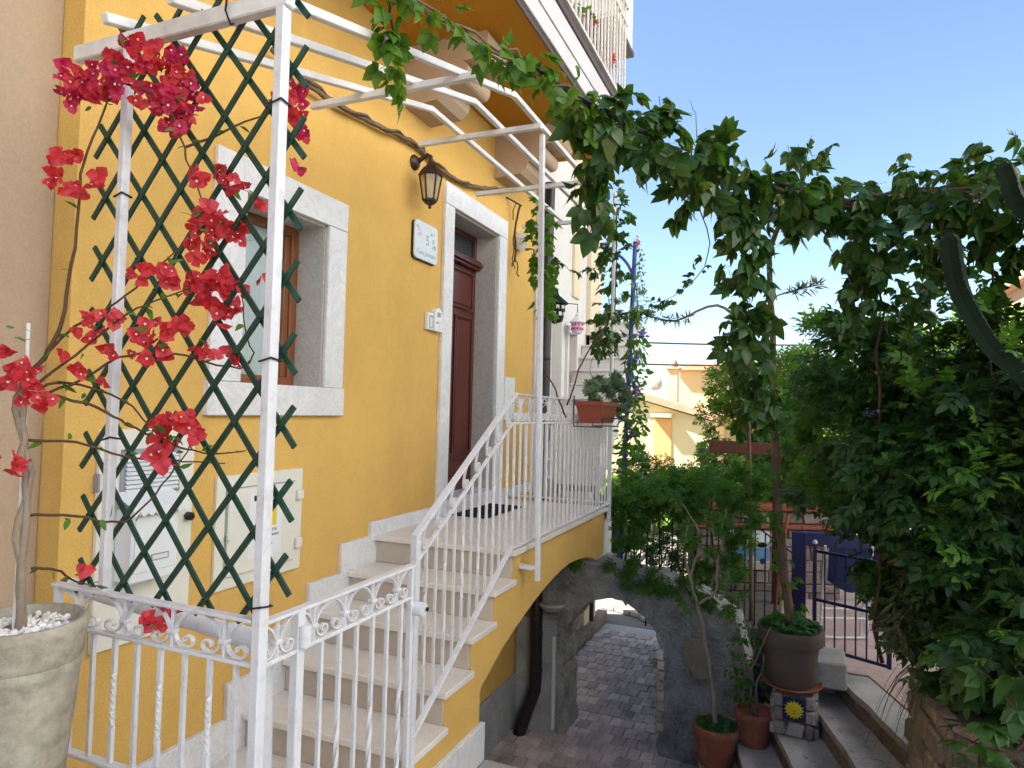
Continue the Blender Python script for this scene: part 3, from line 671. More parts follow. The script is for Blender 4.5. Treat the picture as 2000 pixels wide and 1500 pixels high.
# dried vine across the wall, above the lantern
dv = thing('dried_vine', 'thick grey dried vine hung across the yellow wall above the lantern', 'vine stem', (3.7, 0, 2.6))
pts = [(2.35, -.05, 2.60), (2.64, -.05, 2.545), (3.05, -.04, 2.565), (3.35, -.045, 2.595), (3.69, -.035, 2.645), (3.92, -.03, 2.63), (4.21, -.03, 2.595), (4.59, -.035, 2.62), (5.0, -.05, 2.72), (5.31, -.06, 2.80)]
def smooth_path(p, n=5, jit=0):
    p = [V(a) for a in p]; out = []
    for i in range(len(p)-1):
        a, b, c, d = p[max(i-1, 0)], p[i], p[i+1], p[min(i+2, len(p)-1)]
        for j in range(n):
            t = j/n; out.append(.5*((2*b)+(c-a)*t+(2*a-5*b+4*c-d)*t*t+(3*b-a-3*c+d)*t**3)+V(rng.normal(0, jit, 3) if jit else (0, 0, 0)))
    out.append(p[-1]); return out
sp = smooth_path(pts, 6, .003)
MB().tube(sp, .017, 7).build('stem', 'branch', dv, 'all')
MB().tube([p+V(0, -.02+.012*math.sin(i*.9), .014*math.cos(i*.9)) for i, p in enumerate(sp)], .008, 5).build('twisted_strand', 'branch', dv, 'all')
# hanging ornament
ho = thing('hanging_ornament', 'hanging ornament of twigs, cord and a round woven disc right of the door', 'ornament', (5.55, -.03, 2.5))
MB().tube([(5.42, 0, 2.78), (5.47, -.05, 2.755), (5.56, -.10, 2.73)], .008, 6).build('blue_hook', 'bluepaint', ho)
for pth, r_ in (([(5.54, -.09, 2.735), (5.545, -.06, 2.6), (5.53, -.05, 2.45), (5.57, -.05, 2.35), (5.55, -.05, 2.2)], .010), ([(5.50, -.07, 2.74), (5.48, -.05, 2.66), (5.49, -.05, 2.58)], .005),
               ([(5.57, -.05, 2.35), (5.50, -.05, 2.3), (5.50, -.05, 2.2), (5.46, -.06, 2.14)], .006), ([(5.55, -.05, 2.22), (5.6, -.06, 2.17), (5.58, -.06, 2.1), (5.63, -.06, 2.08)], .006), ([(5.50, -.05, 2.2), (5.53, -.06, 2.13)], .005)):
    MB().tube(smooth_path(pth, 4, .003), r_, 6).build('twig', 'stem', ho, 'all')
MB().lathe([(.095, -.015), (.10, 0), (.07, .012), (.05, .006), (.03, .014), (0, .01)], (5.69, -.05, 2.43), 22, (-.35, -1, 0)).build('woven_disc', 'oldpot', ho, True)
# rainwater pipe along the house corner, with the bend below the landing
dp = thing('downpipe', 'dark brown rainwater downpipe at the house corner, bending under the landing', 'downpipe', (6.3, -.1, -2))
MB().tube([(6.36, -.085, 3.2), (6.34, -.085, 2), (6.31, -.09, -.02), (6.2, -.12, -.3), (5.88, -.22, -.62), (5.83, -.24, -.8), (5.83, -.25, -1.70), (5.825, -.245, -1.80), (5.79, -.19, -1.98), (5.755, -.145, -2.14), (5.735, -.115, -2.26), (5.73, -.11, -2.40), (5.73, -.11, -2.6)], .058, 16).build('pipe', 'pipe', dp, True)
for x, y, z in ((6.34, -.085, 2.3), (6.325, -.087, 1.35), (5.83, -.247, -1.28), (5.83, -.25, -1.62), (5.735, -.115, -2.28)): MB().lathe([(.062, -.012), (.063, .012)], (x, y, z), 16).build('bracket', 'pipe', dp, True)
# flower box on the landing rail
fb = thing('flower_box', 'red brown plastic flower box in a wire holder on the landing corner', 'flower box', (4.8, -1.1, .8))
fx0, fx1 = 4.42, 4.88
mb = MB()
def trough(x0, x1, y0, y1, z0, z1, tp):
    mb.add([(x0+tp, y0+tp, z0), (x1-tp, y0+tp, z0), (x1-tp, y1-tp, z0), (x0+tp, y1-tp, z0), (x0, y0, z1), (x1, y0, z1), (x1, y1, z1), (x0, y1, z1),
            (x0+.012, y0+.012, z1), (x1-.012, y0+.012, z1), (x1-.012, y1-.012, z1), (x0+.012, y1-.012, z1), (x0+.02, y0+.02, z1-.04), (x1-.02, y0+.02, z1-.04), (x1-.02, y1-.02, z1-.04), (x0+.02, y1-.02, z1-.04)],
           [(3, 2, 1, 0)]+[(i, (i+1) % 4, (i+1) % 4+4, i+4) for i in range(4)]+[(i+4, (i+1) % 4+4, (i+1) % 4+8, i+8) for i in range(4)]+[(i+8, (i+1) % 4+8, (i+1) % 4+12, i+12) for i in range(4)]+[(12, 13, 14, 15)])
trough(fx0, fx1, -1.225, -1.025, .735, .885, .03); mb.build('trough', 'terra2', fb)
mb = MB(); trough(fx0-.008, fx1+.008, -1.233, -1.017, .862, .892, .0); mb.build('rim', 'terra2', fb)
MB().tube([(fx0-.012, -1.02, .93), (fx0-.012, -1.02, .71), (fx0-.012, -1.23, .71), (fx0-.012, -1.23, .77)], .005, 6).build('wire_holder', 'iron', fb)
MB().tube([(fx0+.0, -1.235, .77), (fx1, -1.235, .77)], .005, 6).build('wire_holder', 'iron', fb)
MB().tube([(fx1+.012, -1.02, .93), (fx1+.012, -1.02, .71), (fx1+.012, -1.23, .71), (fx1+.012, -1.23, .77)], .005, 6).build('wire_holder', 'iron', fb)
# ================================================================== neighbour
NH = thing('neighbour_house', 'white lime plastered neighbouring house past the downpipe', 'house', (7.7, .2, -2.2))
def nshell(m):
    m.add([(9.25, .2, -2.3), (9.25, 1.7, -2.3), (9.25, 1.7, 6.8), (9.25, .2, 6.8)], [(0, 1, 2, 3)])
    m.add([(6.24, 1.7, -2.3), (9.25, 1.7, -2.3), (9.25, 1.7, 6.8), (6.24, 1.7, 6.8)], [(0, 1, 2, 3)])
    m.add([(6.24, .2, 6.8), (9.25, .2, 6.8), (9.25, 1.7, 6.8), (6.24, 1.7, 6.8)], [(0, 1, 2, 3)])
wallgrid([6.24, 7.10, 7.62, 7.89, 8.21, 9.25], [-2.3, -.08, .95, 1.81, 2.10, 6.8], {(1, 1), (1, 2), (1, 3), (3, 2)}, .2, 'wall', 'neigh', NH, nshell)
for a in ((7.04, 7.10, .17, .34, -.08, 2.10), (7.62, 7.68, .17, .34, -.08, 2.10), (7.04, 7.68, .17, .34, 2.102, 2.17)): B('door_surround', 'neigh', NH, *a, .004)
dd = B('doorway', 'whitew', NH, 7.10, 7.62, .30, .34, -.08, 2.10, .002)
for z0, z1 in ((.05, .9), (1.0, 2.0)): B('panel', 'whitew', dd, 7.17, 7.55, .285, .30, z0, z1, .006)
for a in ((7.83, 7.89, .16, .40, .95, 1.81), (8.21, 8.27, .16, .40, .95, 1.81), (7.83, 8.27, .16, .40, 1.812, 1.90), (7.81, 8.29, .12, .40, .89, .949)): B('window_surround', 'neigh', NH, *a, .004)
B('window', 'cream', NH, 7.89, 8.21, .36, .40, .95, 1.81, .002)
B('sunlit_edge_strip', 'cream', NH, 8.72, 9.27, .14, .199, -2.3, 6.8, .004); B('string_course', 'cream', NH, 8.05, 8.32, .165, .198, 2.3, 6.8, .003)  # corner strip: warm cream stands in for sunlight on the wall's end
ub = B('upper_bay', 'whitew', NH, 7.6, 8.5, -.43, .199, 5.62, 6.75, .01); B('bay_trim', 'balcbrown', ub, 7.58, 8.52, -.45, .199, 5.56, 5.62, .003)
# lower facade past the arch
B('stone_base', 'rubble3', NH, 6.6, 9.6, .05, .198, -2.25, -2.08, .01)
for x in (7.6, 8.2, 9.0): MB().tube([(x, .13, -.3), (x, .13, -2.2)], .04, 8).build('drain_pipe', 'pipe', NH, True)
B('shutter', 'balcbrown', NH, 9.30, 9.34, -.25, .2, -1.2, -.5, .004)
ld = thing('neighbour_landing', 'pale stone landing slab between the two houses', 'landing', (6.4, -.2, -.1))
B('slab', 'curb', ld, 5.58, 6.75, -.82, .198, -.20, -.085, .006); B('parapet_wall', 'neigh', ld, 6.0, 6.5, -.78, .19, -.62, -.203, .004)
ns = thing('neighbour_stairs', 'steep flight of whitewashed steps rising past the white table', 'staircase', (7.9, -.1, -.1))
for i in range(12):
    x = 6.72+.2*i; z = -.085+.18*i
    B('riser', 'neigh', ns, x, x+.21, -.48, .195, z-.3, z+.155, .002); B('tread', 'neigh', ns, x-.03, x+.205, -.50, .196, z+.156, z+.181, .005)
# ceramic lanterns on the white wall
for nm, lab, x, z, s_, mt in (('ceramic_wall_lamp', 'green pierced ceramic lamp on the white wall beside the downpipe', 6.93, 1.96, 1.5, 'cactus'), ('hanging_lantern', 'small pink and white ceramic lantern hung from a bracket on the white wall', 7.78, 1.88, 1., 'lilac')):
    t = thing(nm, lab, 'lantern', (x, .05, z))
    MB().lathe([(0, .17*s_), (.02*s_, .15*s_), (.03*s_, .11*s_), (.10*s_, .05*s_), (.102*s_, .04*s_), (.085*s_, .04*s_)], (x, .03, z), 10).build('roof', 'neigh' if s_ == 1 else mt, t)
    MB().lathe([(.07*s_, .04*s_), (.078*s_, .0), (.06*s_, -.09*s_), (.0, -.11*s_)], (x, .03, z), 10).build('body', mt, t)
    if s_ == 1: MB().tube([(x-.15, .2, z+.27), (x, .03, z+.27), (x, .03, z+.16)], .006, 6).build('bracket', 'iron', t)
    else: MB().bar((x, .2, z+.0), (x, .05, z+.0), .03, .03).build('bracket', 'iron', t)
    m = MB()
    for i in range(10):
        for q in range(2): a = i*.628+q*.3; m.obox((x+.072*s_*math.cos(a), .03+.072*s_*math.sin(a), z+(.012-.05*q)*s_), (-.012*s_*math.sin(a), .012*s_*math.cos(a), 0), (.006*math.cos(a), .006*math.sin(a), 0), (0, 0, .014*s_))
    m.build('pierced_band', 'neigh' if s_ > 1 else 'redflower', t)
# white table stood on the neighbour's landing
tb_ = thing('folded_table', 'white plastic folding table stood upright on its legs past the landing railing', 'table', (6.2, -.5, -.08))
pts = rrect(0, .46, .10, .70, .035, 0)
MB().prism([(6.12+.06*a, -.27-a, b) for a, _, b in [(p[0], 0, p[2]) for p in pts]], (.045, .01, 0)).build('tabletop', 'mailbox', tb_)
MB().box(6.13, 6.22, -.70, -.30, .04, .10, .008).build('apron', 'oldpot', tb_)
for y in (-.31, -.44, -.56, -.69): MB().bar((6.17, y, .05), (6.15+random.uniform(-.05, .05), y+random.uniform(-.01, .01), -.085), .03, .03, (1, 0, 0), .003).build('leg', 'oldpot' if y in (-.31, -.69) else 'mailbox', tb_)
# poles
wp = tag(MB().tube([(5.53, -1.0, .9), (5.53, -1.0, 2.75)], .017, 10).build('white_pole', 'white', None, True), 'slim white pole rising from the landing railing corner, wrapped in vine', 'pole')
bp_ = thing('blue_pole', 'bright blue arbour pole with flowers climbing it by the landing', 'pole', (6.17, -1.0, -.6))
MB().tube([(6.19, -.93, -.6), (6.15, -1.0, .9), (6.10, -1.06, 2.45)], .022, 10).build('pole', 'bluepole', bp_, True)
MB().tube(smooth_path([(6.12, -1.05, 2.1), (6.10, -.98, 2.25), (6.1, -.86, 2.36), (6.1, -.75, 2.4)], 4), .014, 8).build('brace', 'bluepole', bp_, True)
MB().tube([(6.12, -1.04, 1.78), (6.10, -.72, 1.72)], .010, 8).build('crossbar', 'iron', bp_, True)
# ================================================================== stone arch
AW = thing('stone_arch', 'dark rough rendered stone arch over the alley', 'arch', (5.9, -1, -2.2))
from mathutils import noise as mnoise
def roughen(o, lim=.09, amp=.03, f=5):
    bm = bmesh.new(); bm.from_mesh(o.data); bmesh.ops.triangulate(bm, faces=bm.faces[:])
    for _ in range(5):
        e = [q for q in bm.edges if q.calc_length() > lim]
        if not e: break
        bmesh.ops.subdivide_edges(bm, edges=e, cuts=1); bmesh.ops.triangulate(bm, faces=[q for q in bm.faces if len(q.verts) > 3])
    for v in bm.verts: v.co += mnoise.noise_vector(v.co*f)*amp+mnoise.noise_vector(v.co*f*3.7)*amp*.45
    bm.to_mesh(o.data); bm.free(); o.data.update()
def jit(p, s=.012): return (p[0]+random.gauss(0, s), p[1]+random.gauss(0, s))
op = [(-.50, -2.3), (-.51, -1.9), (-.49, -1.6), (-.48, -1.36), (-.52, -1.2), (-.60, -1.07), (-.72, -.96), (-.86, -.90), (-1.0, -.885), (-1.12, -.915), (-1.24, -1.0), (-1.33, -1.12), (-1.39, -1.27), (-1.41, -1.45), (-1.40, -1.7), (-1.385, -2.0), (-1.375, -2.3)]
op2 = []
for (a, b), (c, d) in zip(op, op[1:]):
    for q in range(3): op2.append(jit((a+(c-a)*q/3, b+(d-b)*q/3)))
op2.append(op[-1])
out = [(0, -2.3)]+op2+[(-2.15, -2.3), (-2.14, -1.3), (-2.05, -.95), (-1.8, -.80), (-1.4, -.66), (-1.0, -.615), (-.5, -.60), (0, -.60)]
w_ = MB().prism([(5.9, a, b) for a, b in out], (.45, 0, 0)).build('wall', 'rough', AW); roughen(w_, .09, .017, 5)
B('coping', 'concrete', AW, 5.86, 6.38, -1.15, -.02, -.60, -.565, .01)
B('grey_render', 'dado', AW, 5.875, 5.9, -.43, -.02, -2.3, -1.15, .006); B('plaster_strip', 'neigh', AW, 5.86, 5.876, -.425, -.395, -2.15, -1.30, .003)
MB().lathe([(0, -.07), (.07, -.06), (.12, -.02), (.135, 0), (.13, .02), (0, .02)], (5.87, -.385, -1.0), 18).build('stone_bracket', 'concrete', AW, True)
for i in range(8):
    MB().obox((5.895+.01*(i % 2), -1.400-.008*(i % 3), -1.30-.088*i), (.075, 0, 0), (0, .030, .003), (0, 0, .035), .008).build('brick', 'brickpink', AW)
MB().prism([(5.84, -1.60, -1.12), (5.84, -1.79, -1.13), (5.85, -1.81, -1.44), (5.84, -1.70, -1.455), (5.84, -1.655, -1.36), (5.84, -1.61, -1.33)], (.045, 0, 0)).build('flat_stone', 'palebark', AW)
# platform edge at the foot of the yellow pier
pe = thing('paving_edge', 'pink stone paving edge at the foot of the yellow staircase pier', 'paving', (2.9, -1.1, -1.03))
for i in range(4): B('stone', 'pinkstone' if i else 'curb', pe, 2.62, 3.06+random.uniform(-.01, .02), -.995-.24*(i+1), -.998-.24*i, -1.12, -1.012+random.uniform(-.004, .002), .012)
# ================================================================== right-hand steps
RS = thing('garden_steps', 'worn grey stone steps climbing right to the pink terrace and blue gate', 'steps', (4.9, -2.5, -2.2))
NL = [(5.45, -1.80, .15, -1.90), (5.49, -2.07, .20, -1.73), (5.45, -2.35, .246, -1.56), (5.56, -2.63, .267, -1.39), (5.72, -2.84, .33, -1.22)]
def ny(i, x): a = NL[i]; return a[1]+(x-a[0])*a[2]
xr, xl = 5.86, 3.5
for i in range(5):
    z = NL[i][3]; e = .03
    back = (lambda x, i=i: ny(i+1, x)-e) if i < 4 else (lambda x: ny(4, x)-.24)
    m = MB(); n_ = 12
    pts = [(xl+(xr-xl)*q/n_, ny(i, xl+(xr-xl)*q/n_)+random.gauss(0, .006), -2.25) for q in range(n_+1)]+[(xr, back(xr), -2.25), (xl, back(xl), -2.25)]
    m.prism(pts, (0, 0, z+2.25-.05)); m.build('riser', 'rubble' if i else 'concrete', RS)
    m = MB(); m.prism([(a, b+(.012 if q <= n_ else 0), z-.05) for q, (a, b, c) in enumerate(pts)], (0, 0, .05)); m.build('tread', 'concrete', RS)
B('end_block', 'concrete', RS, 5.55, 5.95, -2.86, -2.60, -1.25, -1.05, .012)
fl = MB()
for i in range(26):
    k_ = random.choice((1, 2, 3, 3, 4)); x = random.uniform(4.4, 5.6); y = ny(k_, x)-random.uniform(.05, .24); a = random.uniform(0, 6)
    fl.obox((x, y, NL[k_][3]+.004), (.018*math.cos(a), .018*math.sin(a), .003), (-.01*math.sin(a), .01*math.cos(a), 0), (0, 0, .0015))
tag(fl.build('fallen_petals', 'curb'), 'small pale fallen petals and leaves scattered on the grey steps', 'petals', kind='stuff')
# stones set in courses on a face
def rubble(parent, P0, P1, z0, z1, mat, size=.13, proud=.03, name='stone', cap=200, hole=None):
    P0, P1 = V(P0[0], P0[1], 0), V(P1[0], P1[1], 0); d = (P1-P0); L = d.length; d.normalize(); n = V(d.y, -d.x, 0); z = z0; c = 0
    while z < z1-.02 and c < cap:
        h = min(size*random.uniform(.6, 1.0), z1-z); x = -random.uniform(0, size*.5)
        while x < L and c < cap:
            w = size*random.uniform(.8, 1.7); a, b = max(x, 0), min(x+w, L); x += w
            if b-a < .03: continue
            ctr = P0+d*(a+b)/2+V(0, 0, z+h/2)
            if hole and hole(ctr): continue
            g = .006
            MB().obox(ctr+n*random.uniform(-.012, .012), d*((b-a)/2-g)+V(0, 0, random.uniform(-.006, .006)), n*proud, V(0, 0, h/2-g)+d*random.uniform(-.01, .01), .014).build(name, mat, parent); c += 1
        z += h
# plinth with the sun tile, planter
plz = thing('stone_plinth', 'small rubble stone plinth with a yellow sun tile under the taupe planter', 'plinth', (5.47, -2.49, -1.56))
B('core', 'mortar', plz, 5.33, 5.60, -2.615, -2.365, -1.56, -1.245, .01)
hole = lambda c: abs(c.y+2.49) < .085 and c.z > -1.45 and c.z < -1.25
rubble(plz, (5.325, -2.35), (5.325, -2.63), -1.56, -1.45, 'rubble2', .13, .022)
for y0, y1 in ((-2.345, -2.415), (-2.565, -2.635)):
    for z0, z1 in ((-1.448, -1.35), (-1.348, -1.25)): MB().obox((5.322, (y0+y1)/2, (z0+z1)/2), (.022, 0, 0), (0, .033, random.uniform(-.004, .004)), (0, .003, (z1-z0)/2-.004), .012).build('stone', 'rubble2', plz)
rubble(plz, (5.62, -2.35), (5.32, -2.35), -1.56, -1.25, 'rubble2', .12, .02); rubble(plz, (5.32, -2.63), (5.62, -2.63), -1.56, -1.25, 'rubble2', .12, .02)
sx = 5.300; cy, cz = -2.49, -1.352
tl = MB().obox((sx+.006, cy, cz), (.008, 0, 0), (0, .078, 0), (0, 0, .078), .002).build('sun_tile', 'bluepaint', plz)
ray_ = []
for i in range(32):
    a = i*math.pi/16; r_ = .070 if i % 2 == 0 else .050; ray_.append((sx-.002, cy-r_*math.cos(a), cz+r_*math.sin(a)))
MB().prism(ray_, (-.004, 0, 0)).build('sun_rays', 'yellowsign', tl); MB().lathe([(.040, 0), (.036, .007), (0, .010)], (sx-.006, cy, cz), 24, (-1, 0, 0)).build('sun_face', 'yellowsign', tl, True)
for u, v_, w_, h_ in ((-.015, .010, .008, .003), (.015, .010, .008, .003), (0, -.019, .012, .0028), (0, -.002, .003, .009), (-.015, .019, .009, .002), (.015, .019, .009, .002)): MB().obox((sx-.0165+.004*abs(u)/.015, cy+u, cz+v_), (.0012, 0, 0), (0, w_*.7, 0), (0, 0, h_*.7)).build('face_line', 'lamp', tl)
def potmesh(parent, c, r0, r1, h, mat, rim=.03, rimh=.06, soil='mortar', n=36, thick=.015):
    MB().lathe([(0, 0), (r0, 0), (r0+.004, .006), (r0+(r1-r0)*(1-rimh/h), h-rimh), (r1+rim*.3, h-rimh), (r1+rim*.45, h-rimh+.008), (r1+rim*.5, h-.006), (r1+rim*.4, h), (r1-thick, h), (r1-thick-.005, h-.04)], c, n).build('pot_body', mat, parent, True)
    MB().lathe([(0, h-.04), (r1-thick-.002, h-.045)], c, n).build('soil', soil, parent)
pl_ = thing('taupe_planter', 'large round taupe planter with a tall trunk and clover on the stone plinth', 'planter', (5.47, -2.49, -1.21))
MB().lathe([(0, .0), (.15, 0), (.20, .012), (.222, .032), (.215, .034), (.19, .018), (0, .012)], (5.49, -2.47, -1.243), 32).build('saucer', 'terra', pl_, True)
potmesh(pl_, (5.50, -2.46, -1.222), .165, .225, .42, 'planter', .03, .11)
p1 = thing('terracotta_pot', 'terracotta pot with a forked young tree at the foot of the steps', 'pot', (5.38, -1.93, -1.9))
potmesh(p1, (5.38, -1.93, -1.90), .125, .165, .30, 'terra', .03, .07)
p2 = thing('terracotta_pot', 'terracotta pot with a jade bush between the young tree and the plinth', 'pot', (5.47, -2.2, -1.73))
potmesh(p2, (5.47, -2.20, -1.73), .105, .14, .26, 'terra', .024, .05)
# raised stone bed at lower right
rb = thing('raised_bed', 'rough stone raised bed at the lower right under the dark shrubs', 'raised bed', (3.6, -3.6, -1.2))
bpoly = [(3.98, -3.07), (3.30, -3.14), (3.02, -3.42), (2.95, -5.2), (5.0, -5.2), (4.5, -3.62)]
MB().prism([(a, b, -2.2) for a, b in bpoly], (0, 0, 1.66)).build('core', 'mortar', rb)
for a, b in zip(bpoly[:3], bpoly[1:4]): rubble(rb, a, b if b[1] > -4 else (2.98, -4.2), -1.35, -.5, 'rubble', .14, .03, cap=60)
# blue gate, posts
bg_ = thing('blue_gate', 'low dark blue barred gate standing open on the pink terrace', 'gate', (6.0, -2.7, -1.2))
ga, gb_ = V(6.03, -2.64, 0), V(5.77, -3.16, 0)
def gp_(t, z): return ga.lerp(gb_, t)+V(0, 0, z)
for z in (-1.085, -.70, -.30): MB().bar(gp_(0, z), gp_(1, z), .022, .022).build('rail', 'bluepaint', bg_)
for t in (0, 1): MB().bar(gp_(t, -1.20 if t == 0 else -1.10), gp_(t, -.24), .032, .032, (1, 0, 0), .003).build('stile', 'bluepaint', bg_)
for i in range(1, 7): MB().bar(gp_(i/7, -1.085), gp_(i/7, -.30), .012, .012, (1, 0, 0)).build('bar', 'bluepaint', bg_)
MB().lathe([(.018, 0), (.022, .01), (.012, .03), (0, .034)], tuple(gp_(0, -.24)), 10).build('finial', 'alu', bg_, True)
bd = thing('blue_post_frame', 'wide dark blue board frame behind the open gate', 'frame', (7.0, -2.6, -1.2))
for (x, y) in ((6.98, -2.52), (7.32, -3.26)): MB().bar((x, y, -1.2), (x, y, -.30), .05, .13, (0, 1, 0), .006).build('post', 'bluepaint', bd)
MB().bar((6.98, -2.52, -.36), (7.32, -3.26, -.40), .03, .14, k=.006).build('top_board', 'bluepaint', bd)
ch = thing('deck_chair', 'folded white metal deck chair with dark blue canvas leaning behind the blue gate', 'deck chair', (6.8, -2.9, -1.2))
ca, cb_ = V(6.72, -2.70, 0), V(6.90, -3.10, 0); cn = V(-.9, -.4, 0)
def cp(t, z, o=0): return ca.lerp(cb_, t)+cn*(o-.12*(z+1.2))*-1+V(0, 0, z)
for t in (0, 1): MB().tube([cp(t, -1.2), cp(t, -.35)], .011, 8).build('side_tube', 'alu', ch, True)
for t in (.07, .93): MB().tube([cp(t, -1.2, .06), cp(t, -.45, .03)], .010, 8).build('inner_tube', 'alu', ch, True)
for z in (-.93, -1.02): MB().tube([cp(-.02, z, -.02), cp(1.02, z, -.02)], .010, 8).build('cross_tube', 'alu', ch, True)
MB().tube(smooth_path([cp(.02, -1.10, -.05), cp(.04, -1.17, -.06), cp(.12, -1.185, -.06), cp(.88, -1.185, -.06), cp(.96, -1.17, -.06), cp(.98, -1.10, -.05)], 4), .010, 8).build('foot_loop', 'alu', ch, True)
m = MB(); vs = []
for i in range(9):
    for j in range(9):
        u, v_ = i/8, j/8; sag = .07*math.sin(math.pi*u)*v_
        vs.append(cp(.05+.9*u, -.36-(.30+.10*math.sin(math.pi*u))*v_, -.03-sag))
m.add(vs, [(i*9+j, i*9+j+1, i*9+j+10, i*9+j+9) for i in range(8) for j in range(8)]); m.build('canvas', 'bluecloth', ch, 'all')
# mural wall with brick coping
mw = thing('mural_wall', 'rubble garden wall with brick coping and a painted seascape tile panel', 'wall', (7.9, -2.2, -1.4))
ma, mb_ = V(7.62, -1.45, 0), V(8.25, -2.95, 0); md = (mb_-ma).normalized(); mn = V(md.y, -md.x, 0)   # mn faces the camera
MB().prism([tuple(ma+V(0, 0, -1.3)), tuple(mb_+V(0, 0, -1.3)), tuple(mb_-mn*.3+V(0, 0, -1.3)), tuple(ma-mn*.3+V(0, 0, -1.3))], (0, 0, 1.06)).build('core', 'mortar', mw)
mp0 = V(7.69, -1.84, 0)
Lm = (mb_-ma).length
hole2 = lambda c: .36 < (c-ma).dot(md) < .86 and -.92 < c.z < -.41
rubble(mw, ma, mb_, -1.25, -.44, 'rubble3', .15, .02, cap=110, hole=hole2); rubble(mw, ma, mb_, -.38, -.24, 'rubble3', .13, .018, cap=40)
for i in range(7):
    a = ma+md*(i*Lm/7); b = ma+md*((i+1)*Lm/7-.004)
    MB().bar(a+V(0, 0, -.205)-mn*.13, b+V(0, 0, -.205)-mn*.13, .36, .06, k=.006).build('coping_brick', 'coping', mw); MB().bar(a+V(0, 0, -.41)+mn*.03, b+V(0, 0, -.41)+mn*.03, .10, .045, k=.006).build('ledge_brick', 'coping', mw)
ctr = ma+md*.60+mn*.03+V(0, 0, -.675)
mu = MB().obox(ctr, md*.22, mn*.012, (0, 0, .215), .003).build('tile_panel', 'ceramic', mw)
for (u0, u1, v0, v1, mt) in ((-.215, .215, .02, .21, 'ceramic'), (-.215, .215, -.12, .055, 'sea'), (-.215, .215, -.21, -.13, 'curb')): MB().obox(ctr+mn*.0135+md*(u0+u1)/2+V(0, 0, (v0+v1)/2), md*(u1-u0)/2, mn*.0015, (0, 0, (v1-v0)/2)).build('painted_area', mt, mu)
for (u, v_, a, b, mt) in ((-.10, .06, .09, .035, 'lilac'), (.03, .075, .08, .05, 'olive'), (.13, .06, .06, .03, 'cactus'), (-.08, -.10, .04, .02, 'redflower'), (.02, -.09, .05, .03, 'olive'), (.14, -.12, .03, .035, 'bluepaint'), (-.15, -.04, .05, .008, 'ceramic'), (.08, -.02, .06, .008, 'bluegrey')): MB().lathe([(1, 0), (1, .002), (0, .003)], (0, 0, 0), 12, (0, 0, 1)).build('painted_shape', mt, mu).matrix_world = Matrix.Translation(ctr+mn*.0155+md*u+V(0, 0, v_)) @ Matrix(((md.x*a, 0, mn.x, 0), (md.y*a, 0, mn.y, 0), (0, b, mn.z, 0), (0, 0, 0, 1)))
tag(MB().tube([(7.05, -2.42, -.15), (6.95, -2.36, -.55), (6.85, -2.30, -1.15)], .016, 8).build('tool_handle', 'coping', None, True), 'red tool handle leaning by the mural wall behind the planter', 'tool handle')
pf = thing('iron_fence', 'black iron fence of thin bars above the arch, its handrail sloping down', 'fence', (6.4, -1.8, -1))
fp = [(6.12, -.98, -.06), (6.28, -1.42, -.07), (6.47, -1.82, -.13), (6.56, -2.05, -.15), (6.80, -2.58, -.56)]
for a, b in zip(fp, fp[1:]): MB().bar(a, b, .022, .014).build('handrail', 'iron', pf)
for a, b in zip(fp, fp[1:]):
    L = (V(b)-V(a)).length; n_ = max(2, int(L/.105))
    for i in range(n_):
        q = V(a).lerp(V(b), i/n_); zb_ = -.58 if q.y > -1.15 else -1.18
        MB().bar((q.x, q.y, zb_), tuple(q), .013, .013, (1, 0, 0)).build('bar', 'iron', pf)
struct('garden_bed', MB().box(6.5, 8.9, -2.36, -1.5, -2.19, -1.15), 'mortar')
wb = thing('arbour_beam', 'dark red timber beam across two posts in front of the lemon tree', 'beam', (7.4, -2.2, -.2))
MB().bar((7.21, -1.64, .49), (8.05, -3.55, .41), .06, .13, k=.006).build('beam', 'darkwood', wb)
for q in (V(7.50, -2.30, 0), V(8.03, -3.5, 0)): MB().bar(q+V(0, 0, -1.15), q+V(0, 0, .43), .08, .08, (1, 0, 0), .005).build('post', 'darkwood', wb)
# ================================================================== unseen house added behind the viewer's right to bounce sunlight
oh = thing('reflector_house', 'pale plastered house standing across the lane behind the viewer', 'house', (0, -13, -1))
MB().box(-16, 14, -20, -12.5, -1.2, 13.0).build('wall', 'lane', oh); B('roof', 'roof', oh, -16.3, 14.3, -20.3, -12.2, 13.0, 13.3, .02)
for i in range(5):
    for z in (.3, 3.7, 7.1):
        x = -10.5+4.6*i; w_ = B('window', 'greytrim', oh, x, x+1.0, -12.5, -12.46, z+.4, z+2.0, .004); B('shutter', 'mid_shutter', w_, x-.5, x-.02, -12.5, -12.45, z+.4, z+2.0, .004); B('shutter', 'mid_shutter', w_, x+1.02, x+1.5, -12.5, -12.45, z+.4, z+2.0, .004); B('sill', 'curb', w_, x-.1, x+1.1, -12.5, -12.36, z+.3, z+.399, .006)
